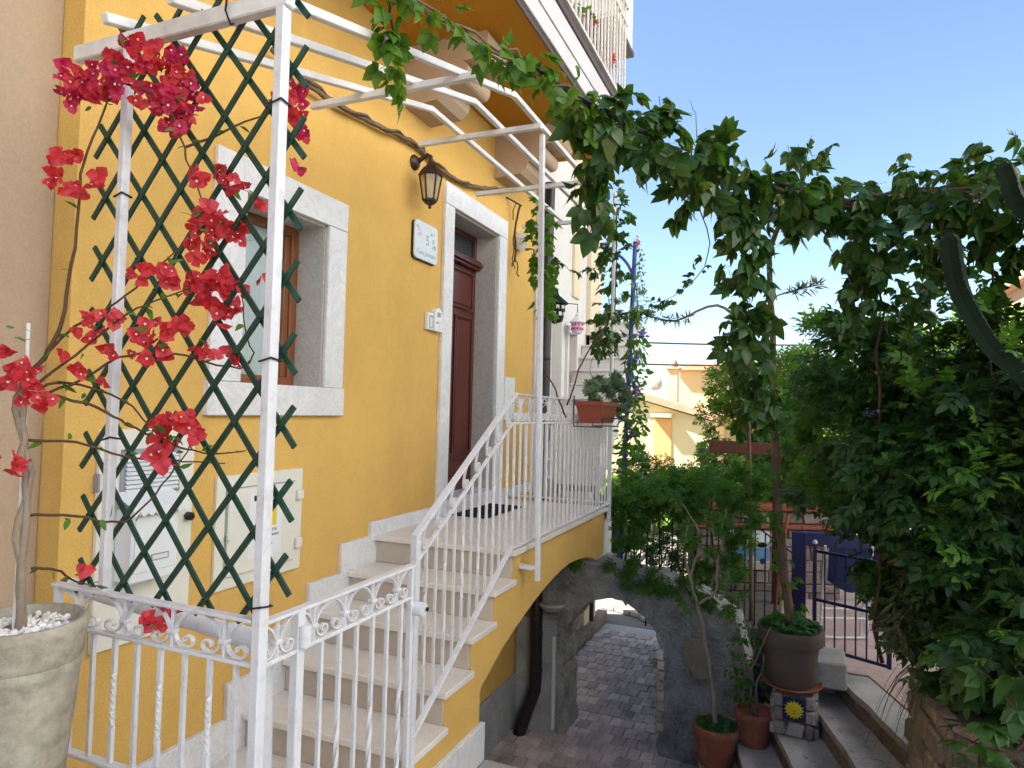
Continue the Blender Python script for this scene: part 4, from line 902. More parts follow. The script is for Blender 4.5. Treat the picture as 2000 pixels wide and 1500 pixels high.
# ================================================================== far things
fa = thing('yellow_cottage', 'sunlit pale yellow house with a low sloping roof in the far gap', 'house', (26, 2, -2.2))
MB().prism([(25, 5.2, -2.3), (25, 5.2, 1.95), (25, .2, .55), (25, .2, -2.3)], (5, 0, 0)).build('wall', 'farwall', fa)
MB().prism([(24.72, 5.3, 2.02), (24.72, .1, .58), (24.72, .1, .82), (24.72, 5.3, 2.28)], (5.4, 0, 0)).build('roof', 'roof', fa)
B('shadow_patch', 'farshade', fa, 24.96, 24.998, 1.75, 2.4, -2.2, .65, .004); B('porch_canopy', 'farwall', fa, 24.55, 24.96, 1.7, 2.45, .68, .82, .02)  # ochre block under the canopy is a shadow put into the colour
fb2 = thing('gable_house', 'sunlit yellow house with a red roof edge behind the lemon tree', 'house', (29, .6, -2.2))
MB().box(28, 34, -2.6, 1.95, -2.3, 2.62).build('wall', 'farwall', fb2); MB().prism([(27.7, 2.2, 2.62), (27.7, -2.8, 2.62), (27.7, -2.8, 2.86), (27.7, 1.6, 2.86)], (6.6, 0, 0)).build('roof', 'roof', fb2)
chm = thing('brick_chimney', 'square yellow chimney with a red pot on the far roof', 'chimney', (26.5, 1.95, 1.5))
B('stack', 'farwall', chm, 26.3, 26.7, 1.78, 2.16, .8, 2.55, .01); B('cap', 'roof', chm, 26.22, 26.78, 1.70, 2.24, 2.55, 2.63, .01); MB().lathe([(.16, 2.63), (.18, 2.75), (.12, 2.9), (.0, 3.02)], (26.5, 1.97, 0), 14).build('pot', 'roof', chm, True)
ds = thing('satellite_dish', 'satellite dish with aerial rods on the far yellow roof', 'satellite dish', (26, 2.6, 1.5))
MB().lathe([(0, .06), (.15, .045), (.28, .0), (.29, -.01), (.15, .03), (0, .045)], (25.8, 2.55, 1.98), 22, (-.9, -.35, .25)).build('dish', 'curb', ds, True); MB().tube([(25.9, 2.55, 1.9), (25.95, 2.55, 1.4)], .02, 6).build('mast', 'alu', ds); MB().tube([(25.6, 2.45, 1.85), (25.35, 2.4, 2.05)], .012, 5).build('feed_arm', 'alu', ds)
for i in range(3): MB().tube([(25.9, 2.75-.16*i, 2.2), (25.9, 2.75-.16*i, 2.62)], .010, 4).build('aerial', 'alu', ds)
MB().tube([(25.6, 3.05, 1.6), (25.6, 3.05, 2.5)], .014, 4).build('aerial', 'alu', ds)
fc = thing('peach_house', 'sunlit peach house showing through the garland gaps at right', 'house', (21, -10, -2.2))
MB().box(20, 26, -15, -8.2, -2.3, 4.6).build('wall', 'farwall2', fc); B('roof', 'roof', fc, 19.7, 26.3, -15.3, -7.9, 4.6, 4.85, .02)
for i in range(3):
    w_ = B('window', 'greytrim', fc, 19.96, 19.998, -10.2-1.8*i, -9.3-1.8*i, 1.5, 3.0, .004); B('sill', 'curb', w_, 19.9, 19.998, -10.3-1.8*i, -9.2-1.8*i, 1.4, 1.5, .01)
for nm, a, b, lab in (('c', (9.5, 2.2, 1.96), (15.5, -5.2, 2.34), 'upper of two thin overhead cables across the blue sky'), ('d', (9.3, 2.0, 1.58), (14.5, -5.0, 1.88), 'lower of two thin overhead cables above the yellow cottage')):
    pts = [V(a).lerp(V(b), i/14)+V(0, 0, -.12*4*(i/14)*(1-i/14)+.06) for i in range(15)]
    tag(MB().tube(pts, .016, 5).build('overhead_cable', 'balcbrown', None, 'all'), lab, 'cable')
# ================================================================== leaves
def leaflet(L, w, fold=.25, curl=.15, base=(0, 0, 0), ang=0, segs=3, droop=0, tip=.62):
    """one folded blade; returns verts, quads"""
    vs, fs = [], []; ca, sa = math.cos(ang), math.sin(ang)
    prof = [0, .75, 1.0, .62, 0] if segs == 3 else ([0, 1, 0] if segs == 1 else [0, .95, .75, 0])
    n = len(prof)
    for i, p in enumerate(prof):
        t = i/(n-1); x = L*t; h = w*.5*p; z = -curl*L*t*t-droop*L*t
        for y, zz in ((-h, z+fold*h), (0, z), (h, z+fold*h)):
            vs.append((base[0]+x*ca-y*sa, base[1]+x*sa+y*ca, base[2]+zz))
    for i in range(n-1):
        for j in range(2): fs.append((i*3+j, i*3+3+j, i*3+4+j, i*3+1+j))
    return vs, fs
def merge(parts):
    vs, fs = [], []
    for v, f in parts:
        o = len(vs); vs += v; fs += [tuple(i+o for i in q) for q in f]
    return vs, fs
def stalk(a, b, w=.012):
    return [(a[0], a[1]-w, a[2]), (a[0], a[1]+w, a[2]), (b[0], b[1]+w, b[2]), (b[0], b[1]-w, b[2])], [(0, 1, 2, 3)]
def t_creeper(s):
    r = random.Random(s); ps = [stalk((-.05, 0, .02), (.30, 0, 0))]
    for a, L in ((-1.5, .42), (-.75, .58), (0, .68), (.75, .58), (1.5, .42)):
        ps.append(leaflet(L*r.uniform(.9, 1.1), L*.66, r.uniform(.1, .4), r.uniform(.1, .45), (.30, 0, 0), a+r.gauss(0, .12), 3, r.uniform(0, .5)))
    return merge(ps)
def t_lobed(s):
    r = random.Random(s); ps = [stalk((-.1, 0, 0), (.3, 0, 0))]
    for a, L, w in ((0, .7, .42), (.8, .55, .40), (-.8, .55, .40), (1.75, .35, .3), (-1.75, .35, .3)): ps.append(leaflet(L, w, .15, r.uniform(0, .3), (.28, 0, 0), a, 2, .1))
    return merge(ps)
def t_pinnate(s):
    r = random.Random(s); ps = [stalk((0, 0, 0), (.7, 0, -.05), .008)]
    for i in range(3):
        x = .25+.2*i
        for sg in (-1, 1): ps.append(leaflet(.36*r.uniform(.8, 1.1), .20, .2, .3, (x, 0, -.02*i), sg*r.uniform(.9, 1.2), 2, r.uniform(-.1, .3)))
    ps.append(leaflet(.42, .22, .2, .3, (.7, 0, -.05), 0, 2)); return merge(ps)
def t_oval(s):
    r = random.Random(s); return leaflet(1, r.uniform(.42, .55), .25, r.uniform(0, .35), segs=2)
def t_sprig(s):
    r = random.Random(s); ps = [stalk((0, 0, 0), (.8, 0, 0), .01)]
    for i in range(7):
        ps.append(leaflet(r.uniform(.35, .5), r.uniform(.14, .2), .2, r.uniform(0, .3), (.1+.11*i, 0, 0), (1 if i % 2 else -1)*r.uniform(.5, 1.1), 1, r.uniform(-.4, .4)))
    return merge(ps)
def t_lance(s):
    r = random.Random(s); return leaflet(1, .16, .3, r.uniform(.1, .5), segs=3)
def t_rosette(s):
    r = random.Random(s); ps = []
    for i in range(9):
        v, f = leaflet(.5, .24, .5, -.2, (0, 0, 0), i*2.4, 2, -r.uniform(.2, 1.0)); ps.append((v, f))
    return merge(ps)
def t_clover(s):
    return merge([stalk((-.5, 0, -.4), (0, 0, 0), .02)]+[leaflet(.5, .5, .2, .1, (0, 0, 0), a, 2) for a in (0, 2.1, -2.1)])
def t_flower(s):
    """three papery bracts round small florets"""
    r = random.Random(s); ps = []
    for i in range(3):
        a = i*2.094+r.gauss(0, .15); L = r.uniform(.9, 1.1); w = L*1.12; vs, fs = [], []
        prof = [.2, .85, 1.0, .80, .42, 0]; n = len(prof); ca, sa = math.cos(a), math.sin(a)
        for q, p in enumerate(prof):
            t = q/(n-1); x = .03+L*t; z = .50*L*t-.32*L*t*t+.05*math.sin(q*2.3+s)
            for u in (-1, -.5, 0, .5, 1):
                y = w*.5*p*u; zz = z+.26*abs(u)*p*w*.5+.05*r.gauss(0, 1)*abs(u)
                vs.append((x*ca-y*sa, x*sa+y*ca, zz))
        for q in range(n-1):
            for j in range(4): fs.append((q*5+j, q*5+5+j, q*5+6+j, q*5+1+j))
        ps.append((vs, fs))
    return merge(ps)
TPL = {}
def tpl(fn, mat, k=4):
    key = (fn.__name__, mat)
    if key not in TPL:
        out = []
        for s in range(k):
            v, f = fn(s*7+1); me = bpy.data.meshes.new(fn.__name__[2:]); me.from_pydata(v, [], f); me.materials.append(M[mat])
            me.polygons.foreach_set('use_smooth', [True]*len(f)); me.update(); out.append((np.array(v), f, me))
        TPL[key] = out
    return TPL[key]
CAMV = np.array(CAM); RV, UV, FV = (np.array(x) for x in (r2, u2, fw))
def project(p):
    q = p-CAMV; z = q @ FV; zz = np.maximum(z, .01)
    return 1000+1322*(q @ RV)/zz, 750-1322*(q @ UV)/zz, z
def scatter(parent, pts, fn, mat, size, outward=None, droop=.3, upn=.8, nparts=0, name='leaf', stuff='foliage', minpx=10, k=4):
    pts = np.asarray(pts, float); n = len(pts); T_ = tpl(fn, mat, k)
    d = rng.normal(0, 1, (n, 3)); d[:, 2] *= .5
    if outward is not None: d = d*.6+np.asarray(outward)*1.0
    d[:, 2] -= droop; d /= np.linalg.norm(d, axis=1)[:, None]+1e-9
    nn = rng.normal(0, .5, (n, 3)); nn[:, 2] += upn; nn -= d*(nn*d).sum(1)[:, None]; nn /= np.linalg.norm(nn, axis=1)[:, None]+1e-9
    yy = np.cross(nn, d); s = rng.uniform(size[0], size[1], n); ti = rng.integers(0, len(T_), n)
    px, py, pz = project(pts); big = s*1322/np.maximum(pz, .01)
    vis = (pz > .1) & (px > -20) & (px < 2020) & (py > -20) & (py < 1520) & (big > minpx)
    order = np.argsort(np.where(vis, -big, 1e9)); partset = [i for i in order[:nparts] if vis[i]]
    isp = np.zeros(n, bool); isp[partset] = True
    for i in partset:
        o = put(name, T_[ti[i]][2], parent); b = parent.get('base', (0, 0, 0))
        o.matrix_parent_inverse = Matrix(((d[i, 0]*s[i], yy[i, 0]*s[i], nn[i, 0]*s[i], pts[i, 0]-b[0]), (d[i, 1]*s[i], yy[i, 1]*s[i], nn[i, 1]*s[i], pts[i, 1]-b[1]), (d[i, 2]*s[i], yy[i, 2]*s[i], nn[i, 2]*s[i], pts[i, 2]-b[2]), (0, 0, 0, 1)))
    rest = [i for i in range(n) if not isp[i]]
    if rest:
        V_, F_, o = [], [], 0
        for t in range(len(T_)):
            idx = np.array([i for i in rest if ti[i] == t], int)
            if not len(idx): continue
            v, f, _ = T_[t]
            w = pts[idx][:, None, :]+s[idx][:, None, None]*(v[None, :, 0:1]*d[idx][:, None, :]+v[None, :, 1:2]*yy[idx][:, None, :]+v[None, :, 2:3]*nn[idx][:, None, :])
            V_.append(w.reshape(-1, 3)); fa_ = np.array(f)
            F_.append((fa_[None]+(o+np.arange(len(idx))*len(v))[:, None, None]).reshape(-1, 4)); o += len(idx)*len(v)
        V_ = np.concatenate(V_); F_ = np.concatenate(F_)
        me = bpy.data.meshes.new(stuff); me.vertices.add(len(V_)); me.vertices.foreach_set('co', V_.ravel())
        me.loops.add(F_.size); me.loops.foreach_set('vertex_index', F_.ravel().astype(np.int32))
        me.polygons.add(len(F_)); me.polygons.foreach_set('loop_start', np.arange(0, F_.size, 4, dtype=np.int32))
        me.polygons.foreach_set('use_smooth', np.ones(len(F_), bool)); me.materials.append(M[mat]); me.update(calc_edges=True)
        put(stuff, me, parent)['kind'] = 'stuff'
def along(path, r, n, taper=None):
    """n points round a path; r = radius (or list per node)"""
    P_ = np.array([tuple(p) for p in path]); rs = np.array(r if isinstance(r, (list, tuple)) else [r]*len(P_))
    seg = np.linalg.norm(np.diff(P_, axis=0), axis=1); w = seg*(rs[:-1]+rs[1:]+.02); cum = np.cumsum(w)/w.sum()
    u = rng.random(n); i = np.searchsorted(cum, u); t = rng.random(n)[:, None]
    c = P_[i]*(1-t)+P_[i+1]*t; rr = (rs[i]*(1-t[:, 0])+rs[i+1]*t[:, 0])
    off = rng.normal(0, 1, (n, 3)); off /= np.linalg.norm(off, axis=1)[:, None]; off *= (rng.random(n)**.45*rr)[:, None]
    return c+off, off/np.maximum(rr[:, None], .01)
def blobs(bl, n, shell=.35):
    """points through ellipsoids [(c, r)] with clumps"""
    vol = np.array([np.prod(np.array(r) if np.ndim(r) else np.array([r]*3))**.75 for _, r in bl]); ps, os_ = [], []
    for (c, r), q in zip(bl, vol/vol.sum()*n):
        r = np.array(r if np.ndim(r) else [r]*3); q = int(q)
        nc = max(6, q//28); cl = rng.normal(0, 1, (nc, 3)); cl /= np.linalg.norm(cl, axis=1)[:, None]; cl *= (rng.random(nc)**shell)[:, None]
        p = cl[rng.integers(0, nc, q)]+rng.normal(0, .13, (q, 3)); ps.append(np.array(c)+p*r); os_.append(p/(np.linalg.norm(p, axis=1)[:, None]+.01))
    return np.concatenate(ps), np.concatenate(os_)
def plant(name, label, cat, loc, group=None): return thing(name, label, cat, loc, group)
def stem(parent, pts, r, mat='stem', n=6, name='stem', jitter=.004, sub=4):
    p = smooth_path(pts, sub, jitter); m = len(p)
    rs = [r[0]+(r[1]-r[0])*i/(m-1) for i in range(m)] if isinstance(r, (tuple, list)) else r
    return MB().tube(p, rs, n).build(name, mat, parent, 'all')
# ------------------------------------------------------------------ bougainvillea in the clay pot
cp_ = thing('clay_pot', 'large weathered clay flowerpot with white pebbles at lower left', 'pot', (.91, -.65, -.25))
MB().lathe([(0, 0), (.098, 0), (.105, .01), (.130, .28), (.136, .36), (.140, .37), (.141, .385), (.138, .392), (.143, .40), (.146, .455), (.150, .465), (.152, .485), (.148, .495), (.138, .495), (.132, .46)], (.905, -.655, -.25), 48).build('pot_body', 'oldpot', cp_, True)
MB().lathe([(0, .46), (.134, .455)], (.905, -.655, -.25), 32).build('soil', 'mortar', cp_)
pm = [MB().obox((0, 0, 0), (.011, .002, 0), (-.002, .008, .001), (0, -.001, .006), .004).mesh('pebble', 'pebble') for _ in range(2)]
for i in range(230):
    a, q = random.uniform(0, 6.283), .125*math.sqrt(random.random()); o = put('pebble', pm[i % 2], cp_)
    o.location = (.905+q*math.cos(a), -.655+q*math.sin(a), .212+random.uniform(0, .012)); o.rotation_euler = (random.uniform(-.7, .7), random.uniform(-.7, .7), random.uniform(0, 6)); s = random.uniform(.4, 1.0); o.scale = (s, s*random.uniform(.7, 1.2), s)
tag(MB().tube([(.905, -.628, .2), (.907, -.626, .66), (.90, -.630, 1.012)], .0048, 8).build('cane', 'whitew', None, True), 'pale support cane standing in the clay pot', 'cane')
bg2 = plant('bougainvillea', 'red bougainvillea growing from the clay pot and trained up the green trellis', 'climbing plant', (.905, -.655, .2))
for dx_, dy_ in ((0, 0), (.012, .008)):
    stem(bg2, [(.908+dx_, -.65+dy_, .203), (.901-dx_, -.658+dy_, .454), (.891+dx_*1.5, -.653-dy_, .626), (.885-dx_, -.653+dy_, .785), (.882, -.655, .864)], (.0105, .007), 'palebark', 8)
ST_ = [[(.882, -.655, .864), (.942, -.679, .963), (.987, -.712, 1.022), (1.035, -.783, 1.083), (1.091, -.846, 1.175), (1.155, -.96, 1.311)], [(.889, -.67, .838), (.965, -.73, .937), (1.029, -.814, 1.039), (1.08, -.864, 1.087), (1.152, -.935, 1.138)],
       [(.888, -.669, .878), (.942, -.679, .976), (.967, -.674, 1.09), (.983, -.678, 1.276), (1.001, -.661, 1.44), (1.025, -.68, 1.577), (1.061, -.727, 1.717), (1.124, -.829, 1.774)],
       [(.895, -.682, .825), (.963, -.718, .855), (1.029, -.802, .928), (1.118, -.887, .949), (1.201, -1.029, .914), (1.239, -1.07, .943), (1.235, -1.045, 1.031), (1.24, -1.016, 1.15)],
       [(.894, -.682, .838), (.958, -.705, .857), (1.053, -.798, .818), (1.097, -.845, .749), (1.134, -.902, .707)], [(.91, -.719, .826), (1.006, -.762, .795), (1.061, -.811, .748), (1.116, -.884, .707), (1.184, -.965, .673), (1.267, -1.033, .679)],
       [(.899, -.66, .51), (.984, -.733, .508), (1.043, -.793, .482), (1.09, -.83, .509), (1.133, -.89, .608), (1.166, -.925, .693)], [(.89, -.659, .705), (.976, -.732, .699), (1.053, -.808, .665), (1.131, -.889, .65), (1.246, -.979, .641)],
       [(.91, -.673, .375), (.97, -.684, .364), (1.026, -.685, .318), (1.075, -.722, .298)], [(1.061, -.727, 1.717), (1.109, -.834, 1.662), (1.137, -.889, 1.533), (1.138, -.932, 1.44), (1.176, -1.0, 1.226)], [(1.144, -.88, 1.537), (1.262, -.988, 1.643), (1.395, -1.059, 1.752)]]
lf = []
for i, q in enumerate(ST_):
    stem(bg2, q, (.006 if i == 2 else .0042, .0018), 'stem', 6, jitter=.002)
    pp, _ = along(q, .012, 9); lf.append(pp)
CL = [(1.03, -.577, 1.721, .066, .089), (1.03, -.698, 1.728, .072, .079), (1.06, -.777, 1.788, .079, .057), (1.13, -.828, 1.779, .059, .059), (1.16, -.869, 1.692, .052, .074), (1.1, -.807, 1.683, .065, .065), (1.15, -.842, 1.62, .044, .044), (1.33, -1.036, 1.743, .028, .022), (1.4, -1.062, 1.752, .04, .071), (1.41, -1.077, 1.649, .019, .029), (1.4, -1.06, 1.553, .022, .022), (.96, -.651, 1.464, .039, .034), (.95, -.613, 1.414, .034, .028), (1.0, -.729, 1.41, .028, .025), (.98, -.693, 1.377, .034, .02),
 (1.14, -.939, 1.447, .034, .034), (1.17, -.998, 1.463, .029, .026), (1.18, -1.023, 1.425, .043, .032), (1.25, -1.059, 1.384, .024, .021), (1.16, -.98, 1.312, .06, .072), (1.19, -1.046, 1.292, .034, .037), (1.15, -.947, 1.239, .052, .04), (1.06, -.853, 1.162, .031, .031), (1.09, -.924, 1.164, .036, .036), (1.16, -.959, 1.139, .075, .052), (1.19, -1.03, 1.141, .04, .052), (1.19, -1.008, 1.083, .049, .029), (.97, -.742, 1.032, .027, .022), (.99, -.807, 1.031, .025, .019), (.97, -.748, .992, .033, .019),
 (1.07, -.861, 1.001, .045, .042), (1.1, -.919, 1.017, .056, .036), (1.07, -.846, .942, .036, .022), (1.09, -.89, .946, .022, .02), (1.0, -.817, .946, .016, .019), (1.17, -.952, .964, .029, .026), (1.19, -1.005, .951, .017, .017), (1.21, -1.049, .929, .026, .019), (1.19, -1.015, 1.023, .014, .014), (1.26, -1.073, 1.174, .015, .018), (1.2, -1.044, 1.084, .023, .023), (.85, -.698, .865, .062, .046), (.85, -.755, .812, .048, .025), (.84, -.647, .908, .026, .033), (.91, -.732, .926, .019, .011), (.93, -.775, .887, .021, .024), (.99, -.793, .864, .014, .016),
 (.85, -.69, .65, .036, .028), (1.11, -.934, .758, .063, .042), (1.1, -.908, .681, .042, .049), (1.13, -.972, .745, .035, .035), (1.15, -.846, .21, .037, .032), (1.22, -.867, .225, .013, .013), (.99, -.737, .352, .012, .012)]
fpt, fdir, fpk = [], [], []
for x, y, z, a, b in CL:
    n_ = max(1, int(round(a*b/(.021**2)*2.5)))
    for q in range(n_):
        an, rr = random.uniform(0, 6.283), (math.sqrt(random.random()) if n_ > 1 else 0)*.85
        u, v_ = a*rr*math.cos(an), b*rr*math.sin(an); dp_ = random.gauss(0, .016)
        fpt.append((x+u*rt.x+dp_*fw.x, y+u*rt.y+dp_*fw.y, z+v_+dp_*.04)); fpk.append(z > 1.5 and random.random() < .75)
fpt = np.array(fpt); FT = tpl(t_flower, 'bract', 6), tpl(t_flower, 'bractp', 6)
fl_m = MB().lathe([(.0, .0), (.05, .05), (.055, .45), (.16, .5), (.10, .54), (0, .52)], (0, 0, 0), 6).mesh('floret', 'floret', 'all')
b0 = np.array(bg2['base']); to_cam = CAMV-fpt; to_cam /= np.linalg.norm(to_cam, axis=1)[:, None]
order = rng.permutation(len(fpt))
xtra = MB()
for q, i in enumerate(order):
    zn = Vector(to_cam[i]*.75+rng.normal(0, .55, 3)+np.array([0, 0, -.12])).normalized(); xd = zn.orthogonal().normalized(); a = random.uniform(0, 6.28); xd = Matrix.Rotation(a, 3, zn) @ xd; yd = zn.cross(xd); s = random.uniform(.018, .028)
    t_, f_, me = FT[int(fpk[i])][random.randrange(6)]
    if q >= 300:
        xtra.add([tuple(fpt[i]+s*(v[0]*np.array(xd)+v[1]*np.array(yd)+v[2]*np.array(zn))) for v in t_], f_); continue
    o = put('flower', me, bg2)
    mt4 = Matrix(((xd.x*s, yd.x*s, zn.x*s, fpt[i, 0]-b0[0]), (xd.y*s, yd.y*s, zn.y*s, fpt[i, 1]-b0[1]), (xd.z*s, yd.z*s, zn.z*s, fpt[i, 2]-b0[2]), (0, 0, 0, 1))); o.matrix_parent_inverse = mt4
    if random.random() < .6:
        c = put('floret', fl_m, o); c.location = (random.uniform(-.08, .08), random.uniform(-.08, .08), 0); c.scale = (.85, .85, .85)
if xtra.v: xtra.build('flowers', 'bract', bg2, 'all')['kind'] = 'stuff'
lf = np.concatenate(lf+[fpt[rng.integers(0, len(fpt), 45)]+rng.normal(0, .02, (45, 3)), np.array([(.86+random.uniform(-.05, .03), -.62+random.uniform(-.1, .02), .93+random.uniform(-.03, .08)) for _ in range(8)]), np.array([(.82+random.uniform(-.06, .04), -.60+random.uniform(-.03, .03), .30+random.uniform(-.05, .06)) for _ in range(9)])])
scatter(bg2, lf, t_oval, 'mid', (.02, .042), None, .2, .6, 300, 'leaf', 'foliage', 8)
# ------------------------------------------------------------------ creeper garland over the entrance
cr = plant('virginia_creeper', 'big creeper garland climbing from the planter trunk and running overhead to the balcony', 'climbing plant', (5.5, -2.46, -.85))
stem(cr, [(5.50, -2.46, -.86), (5.48, -2.40, -.3), (5.44, -2.35, .3), (5.38, -2.32, 1.0), (5.25, -2.31, 1.6), (4.95, -2.3, 2.0), (4.5, -2.4, 2.12)], (.036, .016), 'branch', 9, 'trunk')
G1 = [(4.5, -2.4, 2.12), (4.1, -2.61, 2.12), (3.71, -2.2, 2.14), (3.38, -1.94, 2.15), (3.08, -1.76, 2.23), (2.69, -1.61, 2.22), (2.42, -1.48, 2.24), (2.15, -1.36, 2.26), (1.89, -1.25, 2.28), (1.69, -1.05, 2.36)]
G2 = [(4.3, -2.6, 2.12), (4.22, -2.88, 2.11), (4.12, -3.18, 2.1), (3.85, -3.54, 1.95), (3.75, -3.81, 1.9)]
for o_ in ((0, 0, 0), (.02, .015, -.02), (-.01, .02, .02)):
    stem(cr, [tuple(np.array(p)+o_) for p in G1], (.012, .0045), 'branch', 6, jitter=.012); stem(cr, [tuple(np.array(p)+o_) for p in G2], (.013, .007), 'branch', 6, jitter=.012)
HG = [([(3.74, -2.14, 2.15), (3.93, -2.18, 1.82), (4.07, -2.21, 1.41), (4.2, -2.24, 1.04), (4.34, -2.26, .79)], [.09, .13, .15, .14, .10], 170), ([(2.66, -1.54, 2.28), (2.89, -1.55, 2.17), (3.01, -1.56, 2.01), (3.11, -1.52, 1.81)], [.08, .12, .10, .05], 50),
      ([(4.17, -2.77, 2.08), (4.21, -2.83, 1.78), (4.24, -2.86, 1.41)], [.10, .11, .09], 60), ([(3.35, -1.94, 2.15), (3.42, -1.93, 2.0), (3.45, -1.92, 1.9)], [.08, .08, .05], 18), ([(1.79, -1.14, 2.27), (1.79, -1.12, 2.12), (1.79, -1.12, 1.97)], [.04, .04, .03], 22)]
for q, rr, n_ in HG: stem(cr, q, (.006, .002), 'stem', 5, jitter=.012)
stem(cr, [(3.6, -1.98, 2.0), (3.76, -2.02, 1.73), (3.7, -1.87, 1.52), (3.63, -1.7, 1.44)], (.004, .0015), 'stem', 5); stem(cr, [(3.42, -2.0, 2.2), (3.44, -1.98, 2.40), (3.40, -1.95, 2.5)], (.003, .001), 'stem', 5); stem(cr, [(4.05, -2.5, 2.2), (4.07, -2.55, 2.42)], (.003, .001), 'stem', 5)
pts, out = [], []
for q, rr, n_ in [(G1[:6], [.11, .13, .14, .15, .14, .10], 215), (G1[5:], [.10, .07, .055, .06, .07], 62), (G2, [.13, .14, .16, .17, .18], 190)]+HG:
    a, b = along(q, rr, n_); pts.append(a); out.append(b)
for c, r_, n_ in (((3.12, -1.85, 2.36), .06, 6), ((4.06, -2.55, 2.38), .09, 13), ((3.50, -2.08, 2.29), .06, 8), ((4.19, -3.09, 2.27), .07, 9), ((3.89, -3.4, 2.16), .09, 12), ((3.30, -1.9, 2.33), .05, 7)):
    q = np.array(c)+rng.normal(0, r_*.6, (n_, 3)); pts.append(q); out.append(rng.normal(0, .5, (n_, 3)))
pts, out = np.concatenate(pts), np.concatenate(out); isl = pts[:, 0] < 2.75
scatter(cr, pts[~isl], t_creeper, 'creeper', (.10, .185), out[~isl], .75, .9, 210, 'leaf', 'foliage', 12, 6)
scatter(cr, pts[isl], t_creeper, 'creeperl', (.07, .125), out[isl], .75, .9, 90, 'leaf', 'foliage', 12, 6)
a, b = along([(3.76, -2.02, 1.73), (3.7, -1.87, 1.52), (3.63, -1.7, 1.44)], .03, 22); scatter(cr, a, t_creeper, 'creeper', (.03, .06), b, .3, .6)
hs = tag(MB().tube(smooth_path([(2.35, -1.42, 2.30), (2.41, -1.46, 2.27), (2.49, -1.5, 2.255), (2.7, -1.63, 2.21), (3.02, -1.74, 2.225), (3.2, -1.85, 2.2)], 5), .012, 8).build('black_hose', 'black', None, 'all'), 'short black hose lying along the creeper stem below the balcony edge', 'hose')
# vine mass at upper right
a, b = blobs([((4.22, -2.89, 1.90), (.22, .22, .22)), ((4.23, -3.15, 1.82), (.26, .24, .22)), ((4.22, -3.4, 1.88), (.24, .24, .24)), ((4.08, -3.6, 1.75), (.25, .25, .25)), ((4.31, -3.06, 1.52), (.26, .26, .2)), ((4.22, -3.35, 1.52), (.25, .25, .2)), ((4.0, -3.85, 1.75), .3), ((4.35, -2.95, 1.35), (.2, .2, .15))], 380)
vm = plant('hanging_vine', 'dense leafy vine curtain hanging behind the cactus at upper right', 'climbing plant', (4.25, -3.2, -.6))
for x, y in ((4.3, -2.95), (4.28, -3.2), (4.15, -3.5)): stem(vm, [(x, y, -.6), (x+.05, y, .4), (x-.02, y+.02, 1.2), (x, y, 2.0)], (.012, .006), 'stem', 6, jitter=.02)
scatter(vm, a, t_creeper, 'creeper', (.08, .16), b, .6, .8, 150, 'leaf', 'foliage', 14, 6)
# ------------------------------------------------------------------ dark shrub on the right
sh = plant('dark_shrub', 'huge dark green leafy shrub with a few purple flowers filling the right side', 'shrub', (4.2, -3.4, -.6))
SB = [((4.59, -2.92, 1.15), .38), ((4.43, -3.31, 1.02), .42), ((4.62, -2.92, .71), .44), ((4.23, -3.27, .59), .48), ((4.12, -3.56, .88), .48), ((3.9, -3.5, .37), .46), ((4.05, -3.30, .06), .40), ((3.80, -3.45, -.10), .36), ((4.40, -3.08, .12), .38), ((4.3, -3.6, 1.0), .40), ((4.22, -3.20, -.24), (.30, .22, .25)), ((4.68, -2.84, .27), .28), ((4.95, -2.95, 1.0), .4), ((4.5, -3.9, .6), .6), ((3.6, -3.9, .5), .5), ((3.55, -3.95, .95), .42), ((4.0, -4.2, .9), .5), ((4.85, -3.3, .7), .55), ((4.7, -3.5, 0.0), .5)]
for i, (c, r_) in enumerate(SB[:12]):
    stem(sh, [(4.15+.1*math.sin(i*2), -3.45+.15*math.cos(i*1.7), -.6), (4.15+(c[0]-4.15)*.4, -3.45+(c[1]+3.45)*.3, -.1+.3*c[2]), c], (.016, .004), 'stem', 6, 'branch', .02)
SB += [((3.62, -3.36, -.30), (.30, .16, .22)), ((3.40, -3.40, -.62), (.20, .14, .22)), ((3.30, -3.45, -.20), (.25, .2, .25)), ((3.85, -3.22, -.45), (.2, .14, .16)), ((3.15, -3.6, -.55), (.2, .18, .2))]
left = [SB[i] for i in (0, 2, 8, 11, 12, 17)]; SB = [q for i, q in enumerate(SB) if i not in (0, 2, 8, 11, 12, 17)]
a, b = blobs(SB, 5900); scatter(sh, a, t_pinnate, 'dark', (.11, .20), b, .35, .9, 260, 'leaf', 'foliage', 20)
a2, b2 = blobs([((c[0]-.10, c[1]+.04, c[2]+.05), np.array(r_)*1.03 if np.ndim(r_) else r_*1.03) for c, r_ in SB], 900, .15); scatter(sh, a2, t_pinnate, 'mid', (.09, .17), b2, .1, 1.0, 40, 'leaf', 'foliage', 20)
a2, b2 = blobs(SB, 260, .1); scatter(sh, a2, t_sprig, 'light', (.08, .14), b2, .1, .9, 0)
js = plant('leafy_shrub', 'brighter green shrub between the red beam and the huge dark shrub', 'shrub', (4.75, -3.2, -.6))
for c, r_ in left: stem(js, [(4.75, -3.2, -.6), (4.75, -3.1, c[2]*.4-.3), c], (.014, .004), 'stem', 6, 'branch', .02)
a, b = blobs(left, 2300); scatter(js, a, t_pinnate, 'green2', (.10, .18), b, .35, .9, 140, 'leaf', 'foliage', 20)
for c in ((3.92, -2.86, .85), (4.34, -2.74, .16), (4.36, -2.78, .12), (4.05, -3.3, .2)):
    scatter(sh, np.array(c)+rng.normal(0, .018, (12, 3)), t_oval, 'purple', (.015, .028), None, 0, .5, 0, 'petal', 'petals')
